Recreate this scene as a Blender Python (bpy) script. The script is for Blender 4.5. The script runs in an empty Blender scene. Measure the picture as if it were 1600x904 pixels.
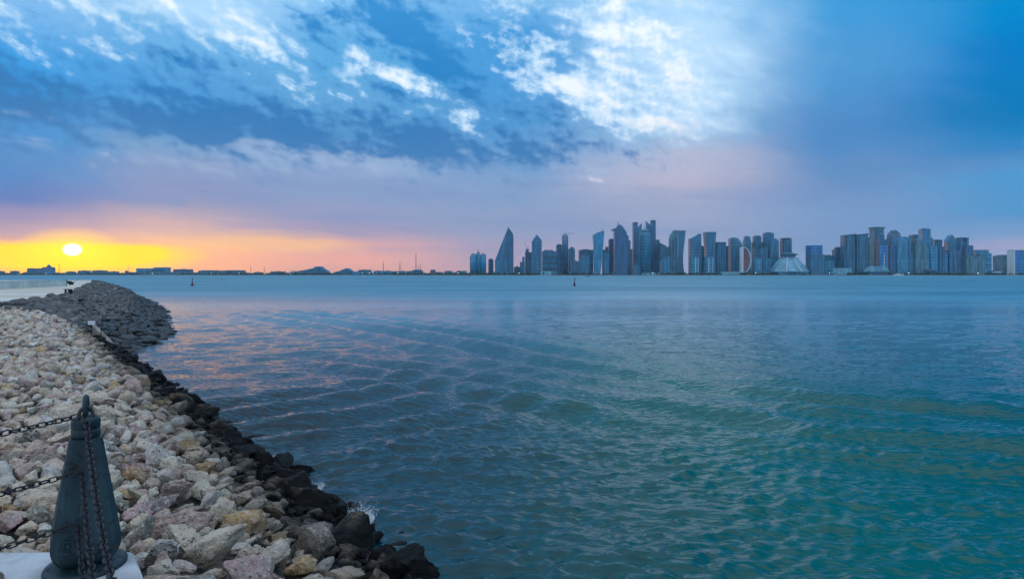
import bpy, bmesh, math, random
import numpy as np
from mathutils import Vector, Matrix

random.seed(7)
RNG = np.random.default_rng(7)
scene = bpy.context.scene
COL = scene.collection
R = math.radians

# ------------------------------------------------------------------ camera
EYE = 1.72            # eye height above the bollard's footing (z = 0)
SEA = -1.55           # water level
F_PX = 953.0          # focal length in photo pixels (photo 1600 x 904)
HORIZON = 429.0       # photo row of the horizon
cam_d = bpy.data.cameras.new('camera')
cam = bpy.data.objects.new('camera', cam_d)
COL.objects.link(cam)
cam.location = (0, 0, EYE)
cam.rotation_euler = (R(90), 0, 0)
cam_d.sensor_width = 36
cam_d.lens = 36 * F_PX / 1600
cam_d.shift_y = -(452 - HORIZON) / 1600
cam_d.clip_start = 0.05
cam_d.clip_end = 20000
scene.camera = cam

# ------------------------------------------------------------------ render look
scene.view_settings.view_transform = 'Standard'
scene.view_settings.look = 'None'
scene.view_settings.exposure = 0.22
scene.view_settings.gamma = 1.0
scene.view_settings.use_curve_mapping = False
scene.render.engine = 'CYCLES'
scene.cycles.use_denoising = True
try:
    scene.cycles.denoiser = 'OPENIMAGEDENOISE'
except Exception:
    pass
scene.cycles.use_adaptive_sampling = True
scene.cycles.adaptive_threshold = 0.02
scene.cycles.adaptive_min_samples = 12
scene.cycles.max_bounces = 4
scene.cycles.diffuse_bounces = 2
scene.cycles.glossy_bounces = 3
scene.cycles.volume_bounces = 2
scene.cycles.sample_clamp_indirect = 4.0

SUN_AZ = -35.8        # degrees, clockwise from +Y
SUN_EL = 2.0


def lin(r, g, b):
    def f(c):
        c = c / 255.0
        return c / 12.92 if c <= 0.04045 else ((c + 0.055) / 1.055) ** 2.4
    return (f(r), f(g), f(b), 1.0)


# ------------------------------------------------------------------ node expression helper
class G:
    """Small wrapper that writes maths as shader nodes."""
    def __init__(self, tree):
        self.t = tree
        self.n = tree.nodes
        self.l = tree.links

    def node(self, kind, **kw):
        nd = self.n.new(kind)
        for k, v in kw.items():
            setattr(nd, k, v)
        return nd

    def put(self, sock, v):
        if isinstance(v, (int, float)):
            sock.default_value = v
        elif isinstance(v, (tuple, list)):
            n = len(sock.default_value)
            v = tuple(v) + (1.0,) * (n - len(v)) if len(v) < n else tuple(v)[:n]
            sock.default_value = v
        else:
            self.l.new(v, sock)

    def m(self, op, a, b=0.0, c=0.0, clamp=False):
        nd = self.node('ShaderNodeMath', operation=op, use_clamp=clamp)
        self.put(nd.inputs[0], a)
        self.put(nd.inputs[1], b)
        self.put(nd.inputs[2], c)
        return nd.outputs[0]

    def add(self, a, b): return self.m('ADD', a, b)
    def sub(self, a, b): return self.m('SUBTRACT', a, b)
    def mul(self, a, b): return self.m('MULTIPLY', a, b)
    def mad(self, a, b, c): return self.m('MULTIPLY_ADD', a, b, c)

    def ramp(self, v, a, b, lo=0.0, hi=1.0, smooth=True):
        nd = self.node('ShaderNodeMapRange', interpolation_type='SMOOTHSTEP' if smooth else 'LINEAR', clamp=True)
        self.put(nd.inputs[0], v)
        for i, x in enumerate((a, b, lo, hi)):
            self.put(nd.inputs[i + 1], x)
        return nd.outputs[0]

    def mix(self, f, a, b, mode='MIX'):
        nd = self.node('ShaderNodeMix', data_type='RGBA', blend_type=mode, clamp_factor=True)
        self.put(nd.inputs[0], f)
        self.put(nd.inputs[6], a)
        self.put(nd.inputs[7], b)
        return nd.outputs[2]

    def cramp(self, v, stops, interp='LINEAR'):
        nd = self.node('ShaderNodeValToRGB')
        cr = nd.color_ramp
        cr.interpolation = interp
        while len(cr.elements) < len(stops):
            cr.elements.new(0.5)
        for e, (p, c) in zip(cr.elements, stops):
            e.position = p
        for e, (p, c) in zip(cr.elements, stops):
            e.color = c if len(c) == 4 else tuple(c) + (1.0,)
        self.put(nd.inputs[0], v)
        return nd.outputs[0]

    def xyz(self, x, y, z):
        nd = self.node('ShaderNodeCombineXYZ')
        self.put(nd.inputs[0], x)
        self.put(nd.inputs[1], y)
        self.put(nd.inputs[2], z)
        return nd.outputs[0]

    def sep(self, v):
        nd = self.node('ShaderNodeSeparateXYZ')
        self.l.new(v, nd.inputs[0])
        return nd.outputs

    def noise(self, v, scale, detail=5.0, rough=0.55, lac=2.0, dist=0.0, color=False):
        nd = self.node('ShaderNodeTexNoise')
        if v is not None:
            self.l.new(v, nd.inputs['Vector'])
        nd.inputs['Scale'].default_value = scale
        nd.inputs['Detail'].default_value = detail
        nd.inputs['Roughness'].default_value = rough
        nd.inputs['Lacunarity'].default_value = lac
        nd.inputs['Distortion'].default_value = dist
        return nd.outputs['Color' if color else 'Fac']


# ------------------------------------------------------------------ sky (world)
def px_az(x, y=0):
    return math.degrees(math.atan((x - 800) / F_PX))


def px_el(x, y):
    return math.degrees(math.atan((HORIZON - y) / math.hypot(F_PX, x - 800)))


def build_world():
    w = bpy.data.worlds.new('World')
    scene.world = w
    w.use_nodes = True
    w.cycles.sampling_method = 'NONE'
    t = w.node_tree
    t.nodes.clear()
    g = G(t)
    tc = g.node('ShaderNodeTexCoord')
    nrm = g.node('ShaderNodeVectorMath', operation='NORMALIZE')
    g.l.new(tc.outputs['Generated'], nrm.inputs[0])
    D = nrm.outputs[0]
    dx, dy, dz = g.sep(D)
    az = g.mul(g.m('ARCTAN2', dx, dy), 57.29578)
    el = g.mul(g.m('ARCSINE', dz), 57.29578)

    # ---- noises on the cloud sheet (bearing / height, stretched along the streets of cloud)
    ela = g.m('ABSOLUTE', el)

    def vm(op, a, b, c=None):
        nd = g.node('ShaderNodeVectorMath', operation=op)
        for k, q in enumerate((a, b, c)):
            if q is not None:
                g.put(nd.inputs[k], q)
        return nd.outputs

    def turned(A, E, rot):
        c, sn = math.cos(R(rot)), math.sin(R(rot))
        return g.xyz(g.mad(A, c, g.mul(E, sn)), g.mad(E, c, g.mul(A, -sn)), 0.0)

    frames = {}

    def frame(A, E, rot, key):
        if (key, rot) not in frames:
            frames[(key, rot)] = turned(A, E, rot)
        return frames[(key, rot)]

    def cloud_noise(rot, sx, sy, off, detail, rough, dist=0.0, color=False, shift=(0, 0)):
        P = vm('MULTIPLY_ADD', frame(az, el, -rot, 'sky'), (sx, sy, 0), (off + shift[0] * sx, off * 0.7 + shift[1] * sy, 0))[0]
        nd = g.node('ShaderNodeTexNoise', noise_dimensions='2D')
        g.l.new(P, nd.inputs['Vector'])
        nd.inputs['Scale'].default_value = 1.0
        nd.inputs['Detail'].default_value = detail
        nd.inputs['Roughness'].default_value = rough
        nd.inputs['Distortion'].default_value = dist
        return nd.outputs['Color' if color else 'Fac']

    wr, wg, wb = g.sep(cloud_noise(20, 0.11, 0.26, 2.0, 4.0, 0.6, color=True))
    fade = g.ramp(ela, 1.0, 11.0, 0.10, 1.0)
    waz = g.mad(g.sub(wr, 0.5), g.mul(fade, 9.0), az)
    wel = g.mad(g.sub(wg, 0.5), g.mul(fade, 4.6), el)
    fine = cloud_noise(11, 0.11, 0.22, 1.7, 6.0, 0.56, 0.0)
    puff = cloud_noise(13, 0.27, 0.43, 9.3, 7.0, 0.60, 0.0)
    puff2 = cloud_noise(13, 0.27, 0.43, 9.3, 7.0, 0.60, 0.0, shift=(0.25, 0.45))
    long_ = cloud_noise(3, 0.045, 0.50, 3.3, 5.0, 0.55)

    # ---- broad colour of the overcast: one height ramp per bearing
    def column(x, rows, zen=(208, 224, 246)):
        st = []
        for y, c in rows:
            e = px_el(x, y)
            st.append((max(0.0, e / 60.0), lin(*c)))
        st.sort(key=lambda s: s[0])
        top = rows[-1][1]
        st.append((0.66, lin(*[0.75 * a_ + 0.25 * b_ for a_, b_ in zip(top, (150, 190, 226))])))
        st.append((1.0, tuple(1.2 * q for q in lin(*zen)[:3]) + (1.0,)))  # unseen zenith, raised in brightness for its light on the rocks
        return st

    cols = [
        (0, [(429, (250, 170, 118)), (408, (252, 184, 112)), (391, (244, 180, 128)), (376, (216, 160, 150)), (360, (186, 154, 166)),
             (336, (150, 138, 172)), (306, (96, 122, 178)), (255, (82, 134, 190)), (200, (72, 140, 198)), (130, (52, 138, 204)),
             (80, (64, 150, 214)), (0, (120, 176, 226))]),
        (270, [(429, (255, 174, 130)), (408, (255, 180, 132)), (388, (255, 184, 136)), (372, (238, 182, 156)), (350, (206, 168, 166)),
               (330, (178, 158, 172)), (308, (136, 144, 182)), (262, (128, 148, 186)), (236, (116, 152, 192)), (205, (86, 142, 194)),
               (140, (78, 148, 206)), (60, (104, 168, 218)), (0, (165, 206, 240))]),
        (530, [(429, (206, 154, 146)), (405, (226, 162, 148)), (384, (216, 160, 156)), (362, (172, 150, 172)), (338, (144, 148, 182)),
               (295, (128, 150, 188)), (242, (132, 158, 196)), (205, (82, 140, 192)), (150, (92, 156, 206)), (90, (88, 160, 212)),
               (0, (126, 184, 230))]),
        (800, [(429, (172, 148, 166)), (395, (158, 148, 174)), (350, (136, 150, 182)), (300, (124, 150, 188)), (245, (106, 150, 196)),
               (190, (76, 142, 198)), (120, (72, 146, 206)), (50, (66, 146, 208)), (0, (110, 172, 222))]),
        (1070, [(429, (142, 150, 180)), (380, (140, 152, 182)), (330, (146, 156, 186)), (285, (172, 170, 192)), (250, (170, 174, 198)),
                (200, (140, 176, 212)), (150, (160, 194, 226)), (90, (172, 208, 238)), (0, (164, 206, 240))]),
        (1330, [(429, (130, 146, 182)), (380, (114, 140, 182)), (330, (112, 144, 186)), (270, (92, 134, 182)), (200, (74, 130, 186)),
                (100, (74, 144, 200)), (0, (60, 146, 206))], ),
        (1600, [(429, (128, 150, 190)), (400, (144, 150, 186)), (382, (150, 152, 188)), (362, (112, 146, 188)), (330, (78, 140, 190)),
                (275, (74, 142, 194)), (230, (40, 124, 184)), (170, (4, 114, 176)), (80, (0, 116, 186)), (0, (0, 130, 196))]),
    ]
    back_rows = [(429, (96, 150, 206)), (330, (112, 168, 220)), (200, (164, 198, 232)), (0, (208, 224, 242))]  # unseen sky behind the viewer, brightened to light rocks and facades
    e01 = g.m('DIVIDE', g.add(ela, g.mul(g.mul(g.sub(wg, 0.5), 3.0), fade)), 60.0)
    base = g.cramp(e01, column(800, back_rows), 'EASE')
    first = True
    prev = -105.0
    for x, rows in cols:
        a = px_az(x)
        c = g.cramp(e01, column(x, rows), 'EASE')
        f = g.ramp(g.add(az, g.mul(g.mul(g.sub(wr, 0.5), 6.0), fade)), prev, a)
        base = g.mix(f, base, c)
        prev = a
    base = g.mix(g.ramp(az, 44.0, 105.0), base, g.cramp(e01, column(800, back_rows), 'EASE'))

    # ---- cloud layout: soft ellipses (bearing, height) that the noise tears up
    def blob(x, y, rx, ry, rot, gain, plain=False):
        k = math.degrees(1 / F_PX) * 1.75
        rot = round(rot / 8.0) * 8
        P = frame(az, el, rot, 'sky') if plain else frame(waz, wel, rot, 'cloud')
        c, sn = math.cos(R(rot)), math.sin(R(rot))
        a0, e0 = px_az(x), px_el(x, y)
        u0, v0 = a0 * c + e0 * sn, e0 * c - a0 * sn
        kx, ky = 1 / (rx * k), 1 / (ry * k)
        L = vm('LENGTH', vm('MULTIPLY_ADD', P, (kx, ky, 0), (-u0 * kx, -v0 * ky, 0))[0], None)[1]
        return g.m('SUBTRACT', 1.0, L, clamp=True), gain

    def total(lst, **kw):
        tot = 0.0
        for b in lst:
            o, gain = blob(*b, **kw)
            tot = g.mad(o, gain, tot)
        return tot

    # one signed layout: dark shower cloud < 0 < thin bright cover; the noise tears its edges
    lay = total([
        # pale, thin parts of the cover
        (985, 55, 175, 90, -18, 1.0), (1000, 160, 130, 72, -25, 0.85), (870, 10, 120, 40, -12, 0.6), (840, 118, 90, 52, -25, 0.75),
        (250, 5, 170, 36, -4, 0.7), (60, 8, 120, 34, 0, 0.5), (90, 85, 150, 36, -8, 0.5), (210, 100, 120, 30, -20, 0.4), (400, 75, 150, 34, -22, 0.45),
        (470, 120, 130, 30, -28, 0.4), (1075, 90, 60, 70, 40, 0.5),
        # bright torn edges
        (600, 108, 62, 17, -22, 1.35), (668, 150, 90, 15, -30, 1.35), (735, 198, 66, 16, -15, 1.2), (812, 134, 74, 22, -10, 0.9),
        (790, 62, 50, 22, -15, 0.7), (925, 182, 80, 20, -42, 0.8), (842, 210, 34, 9, -5, 1.1), (385, 138, 84, 12, 4, 0.95), (365, 52, 66, 17, -20, 0.8),
        (520, 155, 60, 24, -32, 0.75), (500, 3, 30, 12, 0, 1.2), (945, 274, 40, 11, 4, 1.1), (885, 262, 22, 6, 0, 0.7), (570, 252, 40, 10, 0, 0.5), (140, 235, 60, 12, 0, 0.35),
        # dark blue shower clouds
        (650, 55, 150, 70, -12, -1.35), (585, 20, 80, 50, 0, -0.4), (730, 110, 70, 30, -25, -0.5), (250, 185, 420, 40, -3, -0.85), (640, 205, 300, 36, -6, -0.9), (100, 140, 240, 36, 2, -0.65),
        (355, 95, 66, 26, -15, -0.8), (440, 190, 160, 30, -8, -0.35), (860, 190, 110, 24, -24, -0.85), (160, 62, 100, 20, -18, -0.7), (20, 85, 80, 30, 0, -0.55), (470, 70, 70, 30, -20, -0.4),
        (900, 85, 60, 34, -30, -0.65), (965, 215, 100, 18, -22, -0.75), (870, 45, 60, 26, -30, -0.5), (1020, 90, 36, 22, -20, -0.35), (760, 235, 160, 14, -4, -0.4),
    ])
    amp = g.mul(g.ramp(ela, 4.5, 11.5, 0.10, 1.0), g.ramp(az, 24.0, 12.0, 0.07, 1.0))
    amp = g.mul(amp, g.ramp(g.m('ABSOLUTE', az), 130.0, 60.0))
    nse = g.add(g.mul(g.sub(fine, 0.5), 2.6), g.mul(g.sub(puff, 0.5), 2.9))
    nse = g.mad(g.sub(puff, puff2), 2.6, nse)
    tt = g.mad(nse, amp, lay)
    dk = g.cramp(e01, [(0.0, lin(108, 140, 186)), (0.15, lin(76, 124, 176)), (0.22, lin(54, 116, 174)), (0.29, lin(40, 122, 186)), (0.38, lin(54, 136, 200)), (0.66, lin(96, 160, 212)), (1.0, lin(200, 226, 250))])
    wc = g.cramp(e01, [(0.0, lin(250, 205, 180)), (0.14, lin(222, 208, 212)), (0.24, lin(228, 234, 242)), (0.4, lin(230, 240, 250)), (0.7, lin(220, 236, 250))])
    sky = g.mix(g.ramp(tt, -0.05, -1.5, 0.0, 1.0), base, dk)
    sky = g.mix(g.ramp(tt, 0.15, 1.25, 0.0, 0.88), sky, g.mix(g.ramp(ela, 8.0, 15.0), lin(158, 172, 200), lin(178, 212, 240)))
    sky = g.mix(g.ramp(tt, 0.85, 2.1, 0.0, 0.95), sky, wc)

    # second, lower deck: a paler sheet with a firm upper rim under the dark band (left half)
    rim = g.ramp(g.mad(g.sub(wr, 0.5), 3.2, el), 11.35, 10.85)
    rim = g.mul(rim, g.mul(g.ramp(az, -3.0, -14.0), g.ramp(el, 7.5, 10.8)))
    rim = g.mul(rim, g.ramp(g.mad(g.sub(puff, 0.5), 0.8, long_), 0.34, 0.62))
    sky = g.mix(g.mul(rim, 0.62), sky, lin(150, 172, 204))
    # mauve streaks near the horizon
    strk = g.mul(g.ramp(long_, 0.46, 0.68), g.mul(g.ramp(ela, 0.5, 3.0), g.ramp(ela, 12.0, 7.0)))
    sky = g.mix(g.mul(strk, 0.30), sky, lin(112, 136, 182))

    # orange window in the cloud on the horizon, its cloud-cut upper edge and the sun behind the haze
    band = total([(395, 376, 105, 12, -3, 1.0), (300, 382, 150, 10, 0, 0.45), (480, 386, 60, 8, -3, 0.45)])
    sky = g.mix(g.mul(g.m('MINIMUM', band, 1.0), 0.62), sky, lin(255, 194, 124))
    glow = total([(105, 396, 96, 17, 0, 1.0), (60, 394, 62, 11, 0, 0.35), (150, 390, 52, 9, 0, 0.35)])
    edge = g.ramp(g.add(el, g.mul(g.sub(long_, 0.5), 0.9)), 2.55, 2.05)
    glow = g.mul(g.m('MINIMUM', g.mul(glow, 2.3), 1.0), edge)
    sky = g.mix(glow, sky, (1.5, 0.76, 0.0, 1.0))
    halo = total([(113, 391, 36, 17, 0, 1.3)], plain=True)
    sky = g.mix(g.mul(halo, 0.75), sky, (1.6, 0.95, 0.0, 1.0))
    disc = total([(113, 390, 6.8, 5.2, 0, 1.0)], plain=True)
    disc = g.ramp(disc, 0.0, 0.60)
    sky = g.mix(disc, sky, (3.2, 3.0, 2.4, 1.0))

    # below the horizon the sheet of haze just carries on
    bg = g.node('ShaderNodeBackground')
    g.l.new(sky, bg.inputs['Color'])
    bg.inputs['Strength'].default_value = 1.0
    # clear sky above the cloud cover
    st = g.node('ShaderNodeTexSky', sky_type='NISHITA')
    st.sun_disc = False
    st.sun_elevation = R(SUN_EL)
    st.sun_rotation = R(SUN_AZ)
    st.altitude = 0
    st.dust_density = 2.0
    bg2 = g.node('ShaderNodeBackground')
    g.l.new(st.outputs[0], bg2.inputs['Color'])
    bg2.inputs['Strength'].default_value = 0.0003
    ad = g.node('ShaderNodeAddShader')
    g.l.new(bg.outputs[0], ad.inputs[0])
    g.l.new(bg2.outputs[0], ad.inputs[1])
    out = g.node('ShaderNodeOutputWorld')
    g.l.new(ad.outputs[0], out.inputs[0])


build_world()

sun_d = bpy.data.lights.new('sun', 'SUN')
sun = bpy.data.objects.new('sun', sun_d)
COL.objects.link(sun)
sun_d.energy = 0.004
sun_d.angle = R(3)
sun_d.color = (1.0, 0.72, 0.45)
sv = Vector((math.sin(R(SUN_AZ)) * math.cos(R(SUN_EL)), math.cos(R(SUN_AZ)) * math.cos(R(SUN_EL)), math.sin(R(SUN_EL))))
sun.rotation_euler = (-sv).to_track_quat('-Z', 'Y').to_euler()
sun.location = (0, 0, 400)


# ================================================================== helpers
def mesh_np(name, v, f, smooth=False, attr=None):
    """Mesh from numpy arrays: v (n,3), f (m,k) with k = 3 or 4."""
    me = bpy.data.meshes.new(name)
    v = np.asarray(v, dtype=np.float32)
    f = np.asarray(f, dtype=np.int32)
    k = f.shape[1]
    me.vertices.add(len(v))
    me.vertices.foreach_set('co', v.ravel())
    me.loops.add(f.size)
    me.loops.foreach_set('vertex_index', f.ravel())
    me.polygons.add(len(f))
    me.polygons.foreach_set('loop_start', np.arange(0, f.size, k, dtype=np.int32))
    me.polygons.foreach_set('loop_total', np.full(len(f), k, dtype=np.int32))
    me.update(calc_edges=True)
    me.validate()
    if smooth:
        me.polygons.foreach_set('use_smooth', np.ones(len(me.polygons), dtype=bool))
    if attr is not None:
        a = me.attributes.new('tint', 'FLOAT_COLOR', 'POINT')
        a.data.foreach_set('color', np.asarray(attr, dtype=np.float32).ravel())
    return me


def mesh_bm(name, bm, smooth=False):
    me = bpy.data.meshes.new(name)
    bmesh.ops.recalc_face_normals(bm, faces=bm.faces)
    if smooth:
        for fc in bm.faces:
            fc.smooth = True
    bm.to_mesh(me)
    bm.free()
    return me


def obj(name, me, mat=None, parent=None, loc=(0, 0, 0), rot=(0, 0, 0)):
    o = bpy.data.objects.new(name, me)
    COL.objects.link(o)
    o.location = loc
    o.rotation_euler = rot
    if mat is not None and me is not None and not me.materials:
        me.materials.append(mat)
    if parent is not None:
        o.parent = parent
    return o


def tag(o, label, cat, group=None):
    o['label'] = label
    o['category'] = cat
    if group:
        o['group'] = group
    return o


def thing(name, label, cat, loc=(0, 0, 0), rotz=0.0, group=None):
    o = bpy.data.objects.new(name, None)
    COL.objects.link(o)
    o.location = loc
    o.rotation_euler = (0, 0, rotz)
    o.empty_display_size = 0.2
    return tag(o, label, cat, group)


def structure(name, me, mat):
    o = obj(name, me, mat)
    o['kind'] = 'structure'
    return o


def bm_box(bm, x0, x1, y0, y1, z0, z1, mat=None, bevel=0.0):
    vs = [bm.verts.new(p) for p in ((x0, y0, z0), (x1, y0, z0), (x1, y1, z0), (x0, y1, z0), (x0, y0, z1), (x1, y0, z1), (x1, y1, z1), (x0, y1, z1))]
    fs = [bm.faces.new([vs[i] for i in q]) for q in ((0, 3, 2, 1), (4, 5, 6, 7), (0, 1, 5, 4), (1, 2, 6, 5), (2, 3, 7, 6), (3, 0, 4, 7))]
    if mat is not None:
        for p in vs:
            p.co = mat @ p.co
    if bevel > 0:
        es = list({e for fc in fs for e in fc.edges})
        bmesh.ops.bevel(bm, geom=es, offset=bevel, segments=2, affect='EDGES')


def bm_lathe(bm, prof, seg=24, centre=(0, 0), cap=True):
    """prof: list of (radius, z)."""
    rings = []
    for r, z in prof:
        rings.append([bm.verts.new((centre[0] + r * math.cos(2 * math.pi * i / seg), centre[1] + r * math.sin(2 * math.pi * i / seg), z)) for i in range(seg)])
    for a, b in zip(rings, rings[1:]):
        for i in range(seg):
            j = (i + 1) % seg
            bm.faces.new((a[i], a[j], b[j], b[i]))
    if cap:
        bm.faces.new(rings[0][::-1])
        bm.faces.new(rings[-1])


def bm_tube(bm, pts, r, seg=8):
    pts = [Vector(p) for p in pts]
    rings = []
    for i, p in enumerate(pts):
        d = (pts[min(i + 1, len(pts) - 1)] - pts[max(i - 1, 0)]).normalized()
        up = Vector((0, 0, 1)) if abs(d.z) < 0.9 else Vector((1, 0, 0))
        a = d.cross(up).normalized()
        b = d.cross(a)
        rr = r[i] if isinstance(r, (list, tuple)) else r
        rings.append([bm.verts.new(p + a * rr * math.cos(2 * math.pi * k / seg) + b * rr * math.sin(2 * math.pi * k / seg)) for k in range(seg)])
    for q, w in zip(rings, rings[1:]):
        for k in range(seg):
            j = (k + 1) % seg
            bm.faces.new((q[k], q[j], w[j], w[k]))
    bm.faces.new(rings[0][::-1])
    bm.faces.new(rings[-1])


def new_mat(name):
    m = bpy.data.materials.new(name)
    m.use_nodes = True
    t = m.node_tree
    g = G(t)
    bsdf = t.nodes['Principled BSDF']
    return m, g, bsdf


def simple_mat(name, col, rough=0.6, spec=0.5, metal=0.0, var=0.25, scale=8.0, bump=0.0):
    m, g, b = new_mat(name)
    tc = g.node('ShaderNodeTexCoord')
    n = g.noise(tc.outputs['Object'], scale, 5.0, 0.6)
    dark = tuple(c * (1 - var) for c in col[:3])
    lite = tuple(min(1, c * (1 + var)) for c in col[:3])
    g.put(b.inputs['Base Color'], g.mix(g.ramp(n, 0.3, 0.7), dark, lite))
    b.inputs['Roughness'].default_value = rough
    b.inputs['Specular IOR Level'].default_value = spec
    b.inputs['Metallic'].default_value = metal
    if bump:
        bn = g.node('ShaderNodeBump')
        bn.inputs['Strength'].default_value = bump
        bn.inputs['Distance'].default_value = 0.02
        g.l.new(n, bn.inputs['Height'])
        g.l.new(bn.outputs[0], b.inputs['Normal'])
    return m


# ================================================================== shoreline geometry
W0 = np.array([-0.76, 6.52])                 # a point of the near waterline
U = np.array([-0.627, 0.779])                # along the bank, away from the viewer
N = np.array([-0.779, -0.627])               # inland
PROF_S = [-8.0, -2.5, -0.6, 0.0, 0.5, 1.0, 2.0, 2.9, 4.0, 60.0]
PROF_Z = [-4.5, -2.9, -2.0, -1.68, -1.30, -0.98, -0.50, -0.22, -0.20, -0.20]


def ts_xy(t, s):
    return W0[0] + U[0] * t + N[0] * s, W0[1] + U[1] * t + N[1] * s


def xy_ts(x, y):
    dx, dy = x - W0[0], y - W0[1]
    return dx * U[0] + dy * U[1], dx * N[0] + dy * N[1]


def bank_z(s):
    return np.interp(s, PROF_S, PROF_Z)


def ray_point(px, py, z):
    """Point at height z that the photograph shows at (px, py)."""
    d = F_PX * (EYE - z) / (py - HORIZON)
    return ((px - 800) / F_PX * d, d, z)


def bank_hit(px, py, lift=0.12):
    for d in np.arange(2.0, 60.0, 0.02):
        x = (px - 800) / F_PX * d
        z = EYE - (py - HORIZON) / F_PX * d
        t, s = xy_ts(x, d)
        if z <= bank_z(s) + lift:
            return x, d, z
    return None


# ------------------------------------------------------------------ bank under the boulders
def build_bank():
    tt = np.arange(-30, 52.01, 0.5)
    ss = np.array([-8, -5, -3, -2, -1.2, -0.6, 0, 0.5, 1, 1.5, 2, 2.5, 2.9, 3.4, 4, 5, 7, 10, 16, 30])
    T, S = np.meshgrid(tt, ss, indexing='ij')
    X, Y = ts_xy(T, S)
    Z = bank_z(S) - 0.10 + RNG.normal(0, 0.02, S.shape)
    n, m = T.shape
    v = np.stack([X, Y, Z], -1).reshape(-1, 3)
    i = (np.arange(n - 1)[:, None] * m + np.arange(m - 1)[None, :]).ravel()
    f = np.stack([i, i + 1, i + m + 1, i + m], -1)
    mat = simple_mat('rubble bed', (0.10, 0.09, 0.08), 0.95, 0.2, var=0.5, scale=6.0, bump=0.6)
    structure('bank_terrain', mesh_np('bank_terrain', v, f, True), mat)


build_bank()


# ------------------------------------------------------------------ promenade corner on which the bollard stands
def build_promenade():
    bm = bmesh.new()
    c = Vector((-2.36, 3.80))
    d = Vector((0.627, -0.779))
    e = c + d * 12
    pts = [c, Vector((-14, 3.70)), Vector((-14, -9)), Vector((e.x, e.y))]
    top = [bm.verts.new((p.x, p.y, 0.0)) for p in pts]
    bot = [bm.verts.new((p.x, p.y, -0.35)) for p in pts]
    bm.faces.new(top)
    bm.faces.new(bot[::-1])
    for i in range(4):
        bm.faces.new((top[i], bot[i], bot[(i + 1) % 4], top[(i + 1) % 4]))
    bmesh.ops.bevel(bm, geom=[ed for ed in bm.edges if all(v.co.z > -0.1 for v in ed.verts)], offset=0.012, segments=2, affect='EDGES')
    m, g, b = new_mat('promenade stone')
    tc = g.node('ShaderNodeTexCoord')
    n1 = g.noise(tc.outputs['Object'], 2.2, 6.0, 0.65)
    n2 = g.noise(tc.outputs['Object'], 38.0, 4.0, 0.6)
    c1 = g.mix(g.ramp(n1, 0.36, 0.62), (0.33, 0.35, 0.37), (0.56, 0.58, 0.60))
    c1 = g.mix(g.ramp(n2, 0.60, 0.72, 0, 0.5), c1, (0.22, 0.22, 0.22))
    vo = g.node('ShaderNodeTexVoronoi', feature='DISTANCE_TO_EDGE')
    g.l.new(tc.outputs['Object'], vo.inputs['Vector'])
    vo.inputs['Scale'].default_value = 1.1
    c1 = g.mix(g.ramp(vo.outputs['Distance'], 0.0, 0.006, 0.35, 0.0), c1, (0.2, 0.2, 0.2))
    g.put(b.inputs['Base Color'], c1)
    b.inputs['Roughness'].default_value = 0.75
    bn = g.node('ShaderNodeBump')
    bn.inputs['Strength'].default_value = 0.25
    bn.inputs['Distance'].default_value = 0.01
    g.l.new(n2, bn.inputs['Height'])
    g.l.new(bn.outputs[0], b.inputs['Normal'])
    structure('promenade', mesh_bm('promenade', bm), m)


build_promenade()


# ------------------------------------------------------------------ water
def wave_tile(size, lo, hi, slope, wind, seed, n=512):
    """Random directional wave field on a periodic tile; returns height with the given rms."""
    r = np.random.default_rng(seed)
    k = np.fft.fftfreq(n, size / n) * 2 * np.pi
    KX, KY = np.meshgrid(k, k, indexing='ij')
    K = np.hypot(KX, KY)
    K[0, 0] = 1
    lam = 2 * np.pi / K
    cosd = (KX * wind[0] + KY * wind[1]) / K
    amp = K ** (-1.25) * np.where((lam > lo) & (lam < hi), 1.0, 0.0) * (0.12 + np.abs(cosd) ** 3)
    ph = r.normal(size=(n, n)) + 1j * r.normal(size=(n, n))
    h = np.real(np.fft.ifft2(amp * ph))
    gx, gy = np.gradient(h, size / n)
    rms = np.sqrt(np.mean(gx ** 2 + gy ** 2))
    return (h / rms * slope).astype(np.float32)


def tile_sample(tile, size, x, y):
    n = tile.shape[0]
    u = np.mod(x / size * n, n)
    v = np.mod(y / size * n, n)
    i, j = np.floor(u).astype(int), np.floor(v).astype(int)
    fu, fv = u - i, v - j
    i, j = i % n, j % n
    i1, j1 = (i + 1) % n, (j + 1) % n
    return tile[i, j] * (1 - fu) * (1 - fv) + tile[i1, j] * fu * (1 - fv) + tile[i, j1] * (1 - fu) * fv + tile[i1, j1] * fu * fv


def poly_dist(x, y, pts):
    """Signed distance to a polyline and the position along it (0..1)."""
    best = np.full(x.shape, 1e9)
    sgn = np.zeros(x.shape)
    al = np.zeros(x.shape)
    L = [math.dist(a, b) for a, b in zip(pts, pts[1:])]
    tot, run = sum(L), 0.0
    for (ax, ay), (bx, by), l in zip(pts, pts[1:], L):
        ux, uy = (bx - ax) / l, (by - ay) / l
        w = np.clip((x - ax) * ux + (y - ay) * uy, 0, l)
        qx, qy = x - ax - w * ux, y - ay - w * uy
        d = np.hypot(qx, qy)
        s = np.sign(ux * qy - uy * qx)
        hit = d < best
        best = np.where(hit, d, best)
        sgn = np.where(hit, s, sgn)
        al = np.where(hit, (run + w) / tot, al)
        run += l
    return best * sgn, al


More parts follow.
